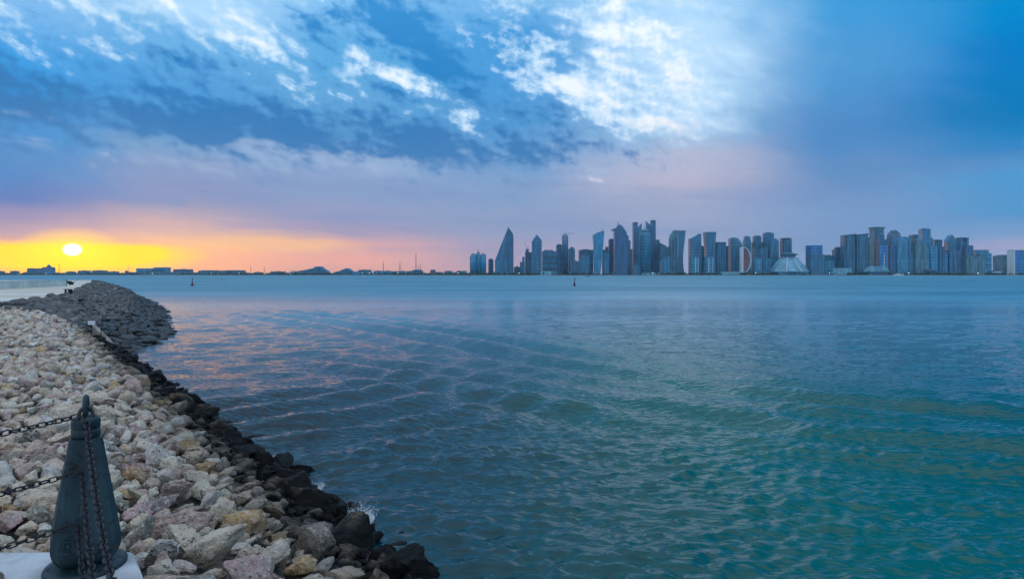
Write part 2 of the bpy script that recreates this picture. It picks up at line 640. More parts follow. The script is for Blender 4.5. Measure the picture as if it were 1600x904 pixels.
def water_mat():
    m, g, b = new_mat('sea water')
    geo = g.node('ShaderNodeNewGeometry')
    pos = geo.outputs['Position']
    x, y, z = g.sep(pos)
    # turquoise over the sandy bed to the right, blue-black over weed near the rocks
    n = g.noise(g.xyz(g.mul(x, 0.05), g.mul(y, 0.05), 0.0), 1.0, 3.0, 0.5)
    off = g.add(g.add(g.mul(x, 0.085), g.mul(y, -0.008)), g.mul(g.sub(n, 0.5), 0.9))
    col = g.cramp(g.ramp(off, -0.75, 1.1, smooth=False), [(0.0, (0.002, 0.012, 0.024, 1)), (0.30, (0.0, 0.042, 0.056, 1)), (0.55, (0.0, 0.100, 0.088, 1)), (1.0, (0.0, 0.074, 0.080, 1))])
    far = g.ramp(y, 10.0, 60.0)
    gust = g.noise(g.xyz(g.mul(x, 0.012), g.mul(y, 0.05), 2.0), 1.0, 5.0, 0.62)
    col = g.mix(far, col, g.mix(g.ramp(gust, 0.35, 0.65), (0.040, 0.180, 0.260), (0.085, 0.265, 0.365)))  # distant base colour carries a painted sky reflection, streaked by wind patches
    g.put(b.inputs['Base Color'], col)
    b.inputs['IOR'].default_value = 1.33
    b.inputs['Specular IOR Level'].default_value = 0.5
    g.put(b.inputs['Roughness'], g.add(g.ramp(y, 22.0, 150.0, 0.025, 0.46), g.ramp(y, 150.0, 900.0, 0.0, 0.1)))
    # wind ripples
    r1 = g.noise(g.xyz(g.add(g.mul(x, 0.62), g.mul(y, 0.25)), g.mul(y, 1.35), 0.0), 3.6, 1.5, 0.5)
    r1 = g.m('ABSOLUTE', g.sub(r1, 0.5))
    r2 = g.noise(g.xyz(g.mul(x, 0.55), g.mul(y, 1.0), 3.0), 0.9, 5.0, 0.6, dist=0.3)
    r3 = g.noise(g.xyz(g.mul(x, 0.35), g.mul(y, 1.0), 7.0), 0.14, 5.0, 0.6)
    far2 = g.ramp(y, 20.0, 90.0)
    h = g.add(g.mul(r1, g.ramp(y, 6.0, 30.0, -0.08, -0.13)), g.mul(r2, g.mad(far2, 0.035, 0.03)))
    h = g.add(h, g.mul(r3, g.mul(g.ramp(y, 40.0, 250.0), 0.6)))
    bn = g.node('ShaderNodeBump')
    bn.inputs['Strength'].default_value = 0.9
    bn.inputs['Distance'].default_value = 1.0
    g.l.new(h, bn.inputs['Height'])
    g.l.new(bn.outputs[0], b.inputs['Normal'])
    return m


def build_water():
    r = [2.2]
    while r[-1] < 3600:
        d = r[-1]
        if d < 60:
            r.append(d + max(0.03, d * 0.0056))
        else:
            r.append(d * (1.012 if d < 400 else 1.05))
    r = np.array(r)
    az = np.concatenate([np.linspace(-88, -47, 40)[:-1], np.linspace(-47, 47, 640), np.linspace(47, 88, 40)[1:]])
    A, RR = np.meshgrid(np.radians(az), r, indexing='ij')
    RR = RR / np.maximum(np.cos(A), 0.35)          # straight rows in front of the promenade
    X, Y = RR * np.sin(A), RR * np.cos(A)
    wind = np.array([0.22, -0.975])
    Z = np.zeros(X.shape)
    grid = np.maximum(RR * 0.0056, 0.02)
    for size, lo, hi, slope, wd, seed in ((61.0, 2.6, 9.0, 0.022, (0.42, -0.91), 1), (23.7, 0.8, 2.6, 0.065, wind, 2), (9.3, 0.20, 0.62, 0.22, (0.05, -1.0), 3), (7.1, 0.22, 0.6, 0.11, (0.80, -0.6), 5), (4.1, 0.12, 0.28, 0.06, (0.3, -0.95), 4)):
        tile = wave_tile(size, lo, hi, slope, wd, seed)
        fade = np.clip(2.1 - grid * 3.6 / lo, 0, 1)
        Z += tile_sample(tile, size, X, Y) * fade * (1 - 0.35 * np.clip((RR - 11) / 40, 0, 1))
    # sharpen crests
    Z = Z + 4.0 * Z * Z * (Z > 0)
    # a passing boat's wake: long curved crests crossing the bay
    mod = tile_sample(wave_tile(60, 5, 30, 1.0, (0.7, 0.7), 9), 60, X, Y)
    mod = 0.85 + 0.30 * np.clip(mod / (mod.std() + 1e-6), -1.5, 1.5)
    wakes = [([(-24, 57), (-11.6, 42.7), (-3.3, 31.8), (2.3, 23.0), (6.8, 17.4), (12.5, 14.6), (24, 13.5)], 2.6, 4.0, 0.15),
             ([(-9, 26.5), (-2, 21.5), (2.8, 16.5), (6.5, 13.2), (12, 11.2), (20, 10.4)], 2.0, 3.2, 0.12),
             ([(-8, 13.5), (-4.6, 16.5), (-2.0, 19.4), (0.6, 20.6)], 1.7, 2.4, 0.08),
             ([(-6.5, 11.0), (-3.0, 13.0), (-0.5, 15.6), (1.6, 16.8)], 1.5, 2.2, 0.065),
             ([(-30, 95), (0, 88), (60, 84), (150, 90)], 4.0, 4.0, 0.10)]
    for pts, lam, wid, amp in wakes:
        d, al = poly_dist(X, Y, pts)
        endf = np.clip(al / 0.15, 0, 1) * np.clip((1 - al) / 0.12, 0, 1)
        fade = np.clip(1.6 - grid * 4.0 / lam, 0, 1)
        Z += amp * np.cos(2 * np.pi * d / lam) * np.exp(-(d / wid) ** 2) * endf * mod * fade
    Z = Z * np.clip((RR - 1.5) / 2.0, 0.2, 1) + SEA
    n, m = X.shape
    v = np.stack([X, Y, Z], -1).reshape(-1, 3)
    i = (np.arange(n - 1)[:, None] * m + np.arange(m - 1)[None, :]).ravel()
    f = np.stack([i, i + m, i + m + 1, i + 1], -1)
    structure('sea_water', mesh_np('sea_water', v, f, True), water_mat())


build_water()


# ------------------------------------------------------------------ far shore
SHORE_Y = 2480.0


def shore_y(x):
    return 2480.0 + 900.0 * np.clip((-x - 250) / 2400.0, 0, 1.2) + 60 * np.sin(x / 330.0)


def build_far_land():
    xs = np.arange(-4200, 4201, 60.0)
    ys = shore_y(xs)
    rows = [(ys - 6, SEA - 2.0), (ys, SEA + 1.6), (ys + 14, SEA + 2.2), (ys * 0 + 3900, SEA + 4.0)]
    v = np.concatenate([np.stack([xs, a, np.full(xs.shape, z)], -1) for a, z in rows])
    m = len(xs)
    f = []
    for k in range(len(rows) - 1):
        for i in range(m - 1):
            f.append((k * m + i, k * m + i + 1, (k + 1) * m + i + 1, (k + 1) * m + i))
    structure('far_shore_land', mesh_np('far_shore_land', v, f), simple_mat('shore ground', (0.16, 0.15, 0.13), 0.9, 0.2, var=0.3, scale=0.02))


build_far_land()


# ================================================================== boulders of the revetment
from mathutils import noise as mnoise


def rock_mat(name, per_object):
    m, g, b = new_mat(name)
    geo = g.node('ShaderNodeNewGeometry')
    px, py, pz = g.sep(geo.outputs['Position'])
    if per_object:
        oi = g.node('ShaderNodeObjectInfo')
        tint = oi.outputs['Color']
        rnd = oi.outputs['Random']
        tc = g.node('ShaderNodeTexCoord')
        nv = g.node('ShaderNodeVectorMath', operation='ADD')
        g.l.new(tc.outputs['Object'], nv.inputs[0])
        g.l.new(g.xyz(g.mul(rnd, 31.0), g.mul(rnd, 17.0), g.mul(rnd, 57.0)), nv.inputs[1])
        # object coordinates run with the boulder's own scale: bring back to metres
        vec = geo.outputs['Position']
    else:
        at = g.node('ShaderNodeAttribute', attribute_name='tint')
        tint = at.outputs['Color']
        vec = geo.outputs['Position']
    n1 = g.noise(vec, 5.5, 6.0, 0.65)
    n2 = g.noise(vec, 26.0, 6.0, 0.7)
    n4 = g.noise(vec, 11.0, 5.0, 0.7)
    n3 = g.noise(vec, 2.6, 3.0, 0.5, color=True)
    pits = g.node('ShaderNodeTexVoronoi', feature='F1')
    g.l.new(vec, pits.inputs['Vector'])
    pits.inputs['Scale'].default_value = 30.0
    pits.inputs['Randomness'].default_value = 1.0
    pit = g.mul(g.ramp(pits.outputs['Distance'], 0.10, 0.34, 1.0, 0.0), g.ramp(n1, 0.46, 0.60))
    # lichen-grey, chalk white and rust patches that belong to the stone
    c = g.mix(g.ramp(n1, 0.40, 0.68, 0.0, 0.5), tint, g.mix(0.5, tint, (0.33, 0.31, 0.29)))
    c = g.mix(g.ramp(n2, 0.49, 0.64, 0.0, 0.75), c, (0.90, 0.81, 0.73))
    c = g.mix(g.ramp(n2, 0.46, 0.32, 0.0, 0.66), c, (0.24, 0.18, 0.14))
    c = g.mix(g.ramp(n4, 0.56, 0.72, 0.0, 0.5), c, (0.36, 0.30, 0.23))
    nr, ng, nb = g.sep(n3)
    c = g.mix(g.ramp(nr, 0.60, 0.72, 0.0, 0.35), c, (0.42, 0.28, 0.15))
    c = g.mix(g.ramp(ng, 0.60, 0.72, 0.0, 0.35), c, (0.46, 0.32, 0.30))
    c = g.mix(g.mul(pit, 0.75), c, (0.07, 0.06, 0.055))
    # tide line: black weed film where the sea washes
    wet = g.ramp(g.add(g.add(pz, g.mul(g.sub(nr, 0.5), 0.55)), g.mul(g.sub(n1, 0.5), 0.45)), -0.62, -0.86)
    damp = g.ramp(g.add(pz, g.mul(g.sub(nb, 0.5), 0.8)), -0.22, -0.80, 0.0, 0.75)
    c = g.mix(damp, c, (0.12, 0.095, 0.065))
    c = g.mix(wet, c, g.mix(n2, (0.004, 0.0045, 0.005), (0.016, 0.016, 0.016)))
    g.put(b.inputs['Base Color'], c)
    g.put(b.inputs['Roughness'], g.mad(wet, -0.30, 0.90))
    g.put(b.inputs['Specular IOR Level'], g.mad(wet, -0.12, 0.3))
    h = g.add(g.add(g.mul(n1, 0.8), g.mul(n2, 0.6)), g.mad(pit, -0.6, g.mul(n4, 0.9)))
    bn = g.node('ShaderNodeBump')
    bn.inputs['Strength'].default_value = 1.0
    bn.inputs['Distance'].default_value = 0.085
    g.l.new(h, bn.inputs['Height'])
    g.l.new(bn.outputs[0], b.inputs['Normal'])
    return m


def rock_shape(seed, sub):
    """Unit boulder: a ball knocked flat by random planes, then worn."""
    r = random.Random(seed)
    bm = bmesh.new()
    bmesh.ops.create_icosphere(bm, subdivisions=sub, radius=1.0)
    v = np.array([p.co[:] for p in bm.verts])
    f = np.array([[p.index for p in fc.verts] for fc in bm.faces])
    bm.free()
    for _ in range(r.randint(11, 17)):
        nrm = np.array([r.gauss(0, 1), r.gauss(0, 1), r.gauss(0, 1)])
        nrm /= np.linalg.norm(nrm)
        c = r.uniform(0.42, 0.76)
        d = v @ nrm - c
        cut = d > 0
        v[cut] -= np.outer(d[cut] * r.uniform(0.95, 1.0), nrm)
    off = Vector((r.uniform(0, 90), r.uniform(0, 90), r.uniform(0, 90)))
    k = np.empty(len(v))
    for i, p in enumerate(v):
        q = Vector(p)
        k[i] = 1 + 0.20 * mnoise.noise(q * 1.5 + off) + 0.15 * mnoise.noise(q * 3.2 + off) + 0.085 * mnoise.noise(q * 7.0 + off) + (0.045 * mnoise.noise(q * 16 + off) if sub > 3 else 0)
    v = v * k[:, None]
    ext = v.max(0) - v.min(0)
    v = (v - (v.max(0) + v.min(0)) / 2) / (ext.max() / 2)
    v *= np.array([1.0, r.uniform(0.72, 0.95), r.uniform(0.58, 0.80)])
    return v, f


NVAR = 22
ROCK_HI = [mesh_np('boulder_%d' % i, *rock_shape(100 + i, 4), smooth=True) for i in range(NVAR)]
ROCK_MD = [rock_shape(100 + i, 3) for i in range(NVAR)]
ROCK_LO = [rock_shape(100 + i, 2) for i in range(NVAR)]
ROCK_XL = ROCK_LO

TINTS = {
    'cream': (0.88, 0.69, 0.53), 'pale grey': (0.80, 0.68, 0.58), 'chalky white': (0.88, 0.80, 0.72), 'buff': (0.67, 0.50, 0.37),
    'pinkish': (0.62, 0.41, 0.37), 'ochre stained': (0.58, 0.36, 0.15), 'brown grey': (0.33, 0.29, 0.25), 'black wet': (0.02, 0.02, 0.02),
}


def pick_tint():
    q = random.random()
    for name, w in (('cream', 0.40), ('pale grey', 0.16), ('chalky white', 0.11), ('buff', 0.13), ('pinkish', 0.10), ('ochre stained', 0.045), ('brown grey', 0.05)):
        if q < w:
            return name
        q -= w
    return 'cream'


PROM_C = np.array([-2.36, 3.80])


def on_promenade(x, y, r):
    d = np.array([0.627, -0.779])
    nrm = np.array([-0.779, -0.627])
    inside_right = (x - PROM_C[0]) * nrm[0] + (y - PROM_C[1]) * nrm[1] > -r * 0.75
    return inside_right and y < PROM_C[1] + r * 0.75 - 0.05


def junction_side(x, y):
    """> 0 on the near side of the line where the pale boulders meet the dark stone pitching."""
    ax, ay, bx, by = -16.3, 25.8, -29.5, 36.2
    return (bx - ax) * (y - ay) - (by - ay) * (x - ax)


def scatter():
    placed = np.zeros((0, 3))
    rocks = []

    def try_add(x, y, r, k=0.80, **kw):
        nonlocal placed
        if len(placed):
            d = np.hypot(placed[:, 0] - x, placed[:, 1] - y)
            if np.any(d < (placed[:, 2] + r) * k):
                return False
        placed = np.vstack([placed, (x, y, r)])
        rocks.append(dict(x=x, y=y, r=r, **kw))
        return True

    # boulders that stand out in the photograph: (px, py, half width m, tint, label)
    special = [
        (336, 858, 0.33, 'cream', 'broad flat cream boulder low on the slope right of the bollard', (1.0, 0.8, 0.62)),
        (382, 812, 0.24, 'ochre stained', 'rounded boulder stained orange near the dark waterline rocks', (1.0, 0.95, 1.0)),
        (388, 893, 0.22, 'pinkish', 'dusky pink boulder at the bottom edge below the orange stained boulder', (1.2, 0.8, 0.8)),
        (304, 742, 0.21, 'cream', 'smooth cream boulder with an orange stained neighbour behind it', (1.0, 0.8, 0.85)),
        (322, 727, 0.17, 'ochre stained', 'small orange stained boulder tucked behind the smooth cream boulder', (1.0, 0.8, 0.9)),
        (247, 712, 0.23, 'chalky white', 'angular white boulder halfway up the slope', (1.0, 0.8, 0.8)),
        (284, 812, 0.22, 'pinkish', 'long pinkish boulder directly right of the bollard foot', (1.15, 0.7, 0.75)),
        (276, 768, 0.24, 'pinkish', 'pale pink weathered boulder above the long pinkish boulder', (1.2, 0.7, 0.7)),
        (425, 862, 0.17, 'pale grey', 'light grey rounded boulder between the orange boulder and the flat cream boulder', (1.0, 0.8, 0.85)),
        (470, 880, 0.21, 'ochre stained', 'ochre edged boulder at the bottom beside the black rocks', (1.0, 0.8, 0.8)),
        (92, 690, 0.10, 'pinkish', 'small red tinted stone seen just left of the bollard cap', (1.0, 0.8, 0.8)),
        (15, 806, 0.13, 'pinkish', 'pink boulder at the left edge between the lower two chains', (1.0, 0.8, 0.9)),
        (100, 662, 0.16, 'chalky white', 'white boulder touching the top chain left of the bollard', (1.0, 0.8, 0.8)),
        (545, 842, 0.30, 'black wet', 'black wet boulder with spray breaking behind it', (1.0, 0.85, 0.7)),
        (590, 858, 0.34, 'black wet', 'large black wet boulder jutting into the sea', (1.0, 0.85, 0.75)),
        (660, 892, 0.36, 'black wet', 'black wet boulder farthest right at the bottom edge', (1.15, 0.8, 0.6)),
        (625, 872, 0.26, 'black wet', 'black wet boulder between the large jutting one and the farthest right', (1.0, 0.9, 0.7)),
        (490, 850, 0.28, 'brown grey', 'grey brown pitted boulder between the pale slope and the black rocks', (1.1, 0.8, 0.75)),
    ]
    for px, py, r, tint, lab, sc in special:
        h = bank_hit(px, py, 0.10)
        x, y = h[0], h[1]
        try_add(x, y, r, 0.55, tint=tint, label=lab, scale=sc, z=float(bank_z(xy_ts(x, y)[1])) + r * 0.35)
    # lone stone lying in the sea off the rocks
    p = ray_point(553, 788, SEA + 0.02)
    try_add(p[0], p[1], 0.11, 0.3, tint='black wet', label='lone dark stone breaking the water off the black rocks', scale=(1.3, 0.9, 0.7), z=SEA + 0.02)

    passes = [(0.24, 0.34, 450), (0.17, 0.24, 900), (0.12, 0.17, 4200), (0.085, 0.12, 19000), (0.052, 0.085, 22000)]
    for lo, hi, n in passes:
        for _ in range(n):
            t = random.uniform(-4.5, 41.0) if random.random() < 0.62 else random.uniform(-4.5, 14)
            s = random.uniform(-1.1, 7.0 if t < 17 else 10.5)
            r = random.uniform(lo, hi)
            big = s < 1.0
            if not big and (r > 0.24 or (r > 0.17 and random.random() < 0.6)):
                continue
            if s > 5.0 and 4 < t < 17 and r < 0.09:
                continue
            if big and r < 0.10:
                continue
            if t > 12 and r < 0.08:
                continue
            x, y = ts_xy(t, s)
            if on_promenade(x, y, r) or junction_side(x, y) < r * 8:
                continue
            try_add(x, y, r * 1.0, 0.69 if r > 0.10 else 0.62)
    return rocks


ROCKS = scatter()
for q in ROCKS:
    t, s = xy_ts(q['x'], q['y'])
    if 'tint' not in q:
        q['tint'] = pick_tint()
        if s < 0.8:
            q['tint'] = 'black wet'
        elif s < 1.35 and random.random() < 0.55:
            q['tint'] = random.choice(('brown grey', 'brown grey', 'buff', 'buff', 'cream', 'ochre stained') if random.random() < 0.5 else ('brown grey', 'buff'))
    if 'z' not in q:
        q['z'] = float(bank_z(s)) + q['r'] * random.uniform(-0.05, 0.50)
    q.setdefault('scale', (random.uniform(1.0, 1.22), random.uniform(0.82, 1.05), random.uniform(0.85, 1.12)))
    q['px'] = 800 + F_PX * q['x'] / q['y'] if q['y'] > 0.3 else -999
    q['py'] = HORIZON + F_PX * (EYE - q['z']) / q['y'] if q['y'] > 0.3 else 9999
    q['size'] = F_PX * q['r'] / max(q['y'], 0.3)
    q['seen'] = -25 < q['px'] < 1620 and q['py'] < 930 and q['z'] + q['r'] * 0.6 > SEA
    q['t'], q['s'] = t, s
    tilt = 0.6
    q['rot'] = (random.uniform(-tilt, tilt), random.uniform(-tilt, tilt) , random.uniform(0, 6.28))
    c = np.array(TINTS[q['tint']]) * random.uniform(0.86, 1.2)
    q['col'] = (*np.clip(c + RNG.normal(0, 0.012, 3), 0, 0.9), 1.0)

ROCKS.sort(key=lambda q: (not q['seen'], -(q['size'] * (3 if 'label' in q else 1))))
MAT_ROCK = rock_mat('limestone boulder', True)
MAT_ROCKS = rock_mat('limestone boulders', False)
for me in ROCK_HI:
    me.materials.append(MAT_ROCK)

ORD = ('leftmost', 'second', 'third', 'fourth', 'fifth', 'sixth', 'seventh', 'eighth', 'ninth', 'tenth')


def rock_label(q):
    x, y = q['px'], q['py']
    size = 'large' if q['r'] > 0.2 else ('middling' if q['r'] > 0.13 else 'small')
    col = 'black wet' if q['tint'] == 'black wet' else q['tint']
    for lim, lev in ((545, 'far up the bank'), (600, 'beyond the bollard ring'), (640, 'just above the ring level'), (668, 'level with the bollard ring'), (695, 'level with the bollard cap'), (725, 'level with the bollard shoulder'),
                     (755, 'level with the middle chain'), (785, 'below the middle chain'), (815, 'level with the lowest chain'), (845, 'level with the bollard rosette'), (875, 'level with the bollard foot'), (9999, 'at the bottom edge')):
        if y < lim:
            break
    if col == 'black wet':
        return '%s boulder in the wet band, %s' % (size + ' black', lev)
    for lim, side in ((45, 'at the left edge'), (115, 'left of the bollard'), (175, 'behind the bollard'), (250, 'close right of the bollard'), (330, 'mid slope'), (9999, 'low on the slope')):
        if x < lim:
            break
    return '%s %s boulder %s, %s' % (size, col, side, lev)


def ordered_labels(items, key):
    """items: list of (label, x); returns labels that tell look-alikes apart by their order from the left."""
    groups = {}
    for n, (lab, x) in enumerate(items):
        groups.setdefault(lab, []).append((x, n))
    out = [lab for lab, x in items]
    for lab, g_ in groups.items():
        if len(g_) > 1:
            g_.sort()
            for k, (x, n) in enumerate(g_):
                o_ = 'rightmost' if k == len(g_) - 1 else (ORD[k] if k == 0 else ORD[min(k, 9)] + ' from left')
                out[n] = lab + ', ' + o_
    return out


N_SINGLE = 300
singles = ROCKS[:N_SINGLE]
auto = [q for q in singles if 'label' not in q]
for q, lab in zip(auto, ordered_labels([(rock_label(q), q['px']) for q in auto], None)):
    q['auto'] = lab
for q in singles:
    o = obj('boulder', random.choice(ROCK_HI), None, None, (q['x'], q['y'], q['z']), q['rot'])
    o.scale = tuple(q['r'] * k for k in q['scale'])
    o.color = q['col']
    tag(o, q.get('label') or q['auto'], 'boulder', 'black boulders at the waterline' if q['tint'] == 'black wet' else 'pale limestone boulders of the bank')


def join_rocks(name, lst, label):
    V, Fc, A = [], [], []
    n = 0
    for q in lst:
        src = ROCK_MD if (q['y'] < 8 and q['seen']) else (ROCK_LO if q['y'] < 18 else ROCK_XL)
        v, f = src[random.randrange(NVAR)]
        M = Matrix.Rotation(q['rot'][2], 3, 'Z') @ Matrix.Rotation(q['rot'][1], 3, 'Y') @ Matrix.Rotation(q['rot'][0], 3, 'X')
        w = (v * np.array(q['scale']) * q['r']) @ np.array(M).T + np.array([q['x'], q['y'], q['z']])
        V.append(w)
        Fc.append(f + n)
        A.append(np.tile(np.array(q['col']), (len(v), 1)))
        n += len(v)
    o = obj(name, mesh_np(name, np.concatenate(V), np.concatenate(Fc), True, np.concatenate(A)), MAT_ROCKS)
    o['kind'] = 'stuff'
    tag(o, label, 'rocks')


join_rocks('rubble', ROCKS[N_SINGLE:], 'mass of smaller and farther pale limestone rubble covering the sloping bank')
print('rocks', len(ROCKS), 'seen', sum(q['seen'] for q in ROCKS))


# ================================================================== stone-pitched headland beyond the boulders
CREST = [ray_point(-28, 477, 0.02), ray_point(50, 469, 0.20), ray_point(100, 460, 0.30), ray_point(112, 456.5, 0.30), ray_point(125, 452, 0.30), ray_point(143, 442, 0.30), ray_point(147, 437.5, 0.30)]
TOE = [ray_point(190, 552, SEA), ray_point(248, 529, SEA), ray_point(262, 516, SEA), ray_point(252, 492, SEA), ray_point(240, 477, SEA), ray_point(215, 462, SEA), ray_point(185, 446.5, SEA)]


def along(poly, a):
    """Point on a polyline at parameter a (0 .. len-1)."""
    i = min(int(a), len(poly) - 2)
    return Vector(poly[i]).lerp(Vector(poly[i + 1]), a - i)


def smooth_poly(poly, a):
    return (along(poly, max(0, a - 0.25)) + along(poly, a) * 2 + along(poly, min(len(poly) - 1, a + 0.25))) / 4


def pitch_point(a, v):
    """Surface of the pitched slope: v = 0 crest, 1 waterline, beyond 1 under water."""
    c, t = smooth_poly(CREST, a), smooth_poly(TOE, a)
    p = c.lerp(t, v)
    p.z += 0.20 * math.sin(math.pi * min(v, 1.0))      # slightly bellied face
    return p


def pitch_mat():
    m, g, b = new_mat('dark pitching stone')
    geo = g.node('ShaderNodeNewGeometry')
    oi = g.node('ShaderNodeObjectInfo')
    px, py, pz = g.sep(geo.outputs['Position'])
    at = g.node('ShaderNodeAttribute', attribute_name='tint')
    n1 = g.noise(geo.outputs['Position'], 3.0, 5.0, 0.65)
    n2 = g.noise(geo.outputs['Position'], 14.0, 5.0, 0.7)
    n3 = g.noise(geo.outputs['Position'], 1.1, 2.0, 0.5)
    c = g.mix(g.ramp(n1, 0.3, 0.7), (0.035, 0.036, 0.037), (0.125, 0.122, 0.12))
    c = g.mix(g.ramp(n2, 0.5, 0.75, 0, 0.6), c, (0.36, 0.355, 0.35))
    c = g.mix(g.ramp(n3, 0.60, 0.70, 0, 0.5), c, (0.42, 0.41, 0.39))
    wet = g.ramp(g.add(pz, g.mul(g.sub(n1, 0.5), 0.7)), -0.40, -0.85)
    c = g.mix(wet, c, (0.012, 0.013, 0.014))
    g.put(b.inputs['Base Color'], c)
    g.put(b.inputs['Roughness'], g.mad(wet, -0.35, 0.85))
    bn = g.node('ShaderNodeBump')
    bn.inputs['Strength'].default_value = 0.7
    bn.inputs['Distance'].default_value = 0.06
    g.l.new(n2, bn.inputs['Height'])
    g.l.new(bn.outputs[0], b.inputs['Normal'])
    return m


def build_headland():
    mat = pitch_mat()
    root = thing('headland_slope', 'dark stone pitched slope of the headland curving round to the water', 'embankment')
    # bed of the slope
    aa = np.linspace(0, len(CREST) - 1, 60)
    vv = np.linspace(-0.02, 1.5, 14)
    v = np.array([[pitch_point(a, w) - Vector((0, 0, 0.16)) for w in vv] for a in aa]).reshape(-1, 3)
    m = len(vv)
    i = (np.arange(len(aa) - 1)[:, None] * m + np.arange(m - 1)[None, :]).ravel()
    f = np.stack([i, i + 1, i + m + 1, i + m], -1)
    obj('slope_bed', mesh_np('slope_bed', v, f, True), simple_mat('slope bed', (0.035, 0.035, 0.035), 0.95, 0.2, var=0.4, scale=2.0), root)
    # stones laid in courses
    shapes = []
    for k in range(8):
        bm = bmesh.new()
        bmesh.ops.create_icosphere(bm, subdivisions=2, radius=1.0)
        r = random.Random(500 + k)
        for p in bm.verts:
            q = p.co.copy()
            for ax in range(3):
                q[ax] = math.copysign(abs(q[ax]) ** 0.5, q[ax])
            q *= 1 + 0.20 * mnoise.noise(q * 1.3 + Vector((k * 7, 3, 1))) + 0.08 * mnoise.noise(q * 3 + Vector((k, 9, 4)))
            p.co = q
        shapes.append(mesh_bm('pitching_stone_%d' % k, bm, True))
        shapes[-1].materials.append(mat)
    stones = []
    rows = 18
    for rw in range(rows + 4):
        w = (rw + 0.35) / rows
        a = 0.0
        while a < 5.6:
            p = pitch_point(a, w)
            ln = random.uniform(0.20, 0.42) * (1.0 if p.y < 50 else (1.4 if p.y < 80 else 2.2))
            q = pitch_point(min(a + 0.02, 6), w)
            da = 0.02 * ln * 1.80 / max((q - p).length, 1e-4)
            stones.append((a + da / 2, w + random.uniform(-0.012, 0.012), ln, p.y))
            a += da
    recs = []
    for a, w, ln, y in stones:
        p = pitch_point(a, w)
        tx = (pitch_point(min(a + 0.03, 6), w) - pitch_point(max(a - 0.03, 0), w)).normalized()
        dn = (pitch_point(a, w + 0.03) - pitch_point(a, max(w - 0.03, -0.03))).normalized()
        nz = tx.cross(dn)
        if nz.z < 0:
            nz = -nz
        wid = (pitch_point(a, 1) - pitch_point(a, 0)).length / rows * 0.52
        M = Matrix((tx, dn, nz)).transposed().to_4x4()
        M = M @ Matrix.Rotation(random.gauss(0.32, 0.22), 4, 'Z') @ Matrix.Rotation(random.gauss(0, 0.2), 4, 'X') @ Matrix.Rotation(random.gauss(0, 0.2), 4, 'Y')
        M = M @ Matrix.Diagonal((ln * random.uniform(0.86, 1.0), wid * random.uniform(0.8, 1.05), random.uniform(0.12, 0.22), 1))
        M.translation = p + nz * random.uniform(-0.10, 0.10)
        recs.append((ln / p.y if -0.6 < SEA + 3 and p.z > SEA - 0.1 else 0, M, p))
    recs.sort(key=lambda r: -r[0])
    for sz, M, p in recs[:300]:
        o = obj('stone', random.choice(shapes), None, root)
        o.matrix_world = M
    V, Fc, n = [], [], 0
    arr = []
    for me in shapes:
        vv_ = np.empty(len(me.vertices) * 3)
        me.vertices.foreach_get('co', vv_)
        arr.append((vv_.reshape(-1, 3), np.array([list(pl.vertices) for pl in me.polygons])))
    for sz, M, p in recs[300:]:
        v, f = random.choice(arr)
        A = np.array(M)
        V.append(v @ A[:3, :3].T + A[:3, 3])
        Fc.append(f + n)
        n += len(v)
    o = obj('pitching', mesh_np('pitching', np.concatenate(V), np.concatenate(Fc), True), mat, root)
    o['kind'] = 'stuff'
    # flat sandy top of the headland
    pts = [smooth_poly(CREST, a) for a in np.linspace(0, len(CREST) - 1, 40)]
    bm = bmesh.new()
    inner = [bm.verts.new((p.x + 0.2, p.y, min(p.z, 0.30) + 0.02)) for p in pts]
    left = [bm.verts.new((p.x - 120 - i * 1.5, p.y - 4, 0.30 if i > 3 else 0.02 + 0.07 * i)) for i, p in enumerate(pts)]
    for k in range(len(pts) - 1):
        bm.faces.new((inner[k], inner[k + 1], left[k + 1], left[k]))
    m, g, b = new_mat('headland sand')
    geo = g.node('ShaderNodeNewGeometry')
    x, y, z = g.sep(geo.outputs['Position'])
    n1 = g.noise(g.xyz(g.mul(x, 0.05), g.mul(y, 0.22), 0.0), 1.0, 5.0, 0.6)
    n2 = g.noise(geo.outputs['Position'], 2.5, 5.0, 0.65)
    c = g.mix(g.ramp(n1, 0.35, 0.65), (0.50, 0.44, 0.34), (0.62, 0.60, 0.55))
    c = g.mix(g.ramp(n2, 0.55, 0.75, 0, 0.4), c, (0.25, 0.22, 0.17))
    c = g.mix(g.ramp(n1, 0.66, 0.70, 0, 0.6), c, (0.22, 0.20, 0.16))
    g.put(b.inputs['Base Color'], c)
    b.inputs['Roughness'].default_value = 0.95
    structure('headland_ground', mesh_bm('headland_ground', bm), m)
    # flat ground inland of the boulders up to the headland
    bm = bmesh.new()
    q = [(*ts_xy(-10, 5.6), -0.20), (*ts_xy(60, 6.0), -0.12), (*ts_xy(60, 140), -0.05), (*ts_xy(-10, 140), -0.16)]
    bm.faces.new([bm.verts.new(p) for p in q])
    structure('inland_ground', mesh_bm('inland_ground', bm), m)


build_headland()


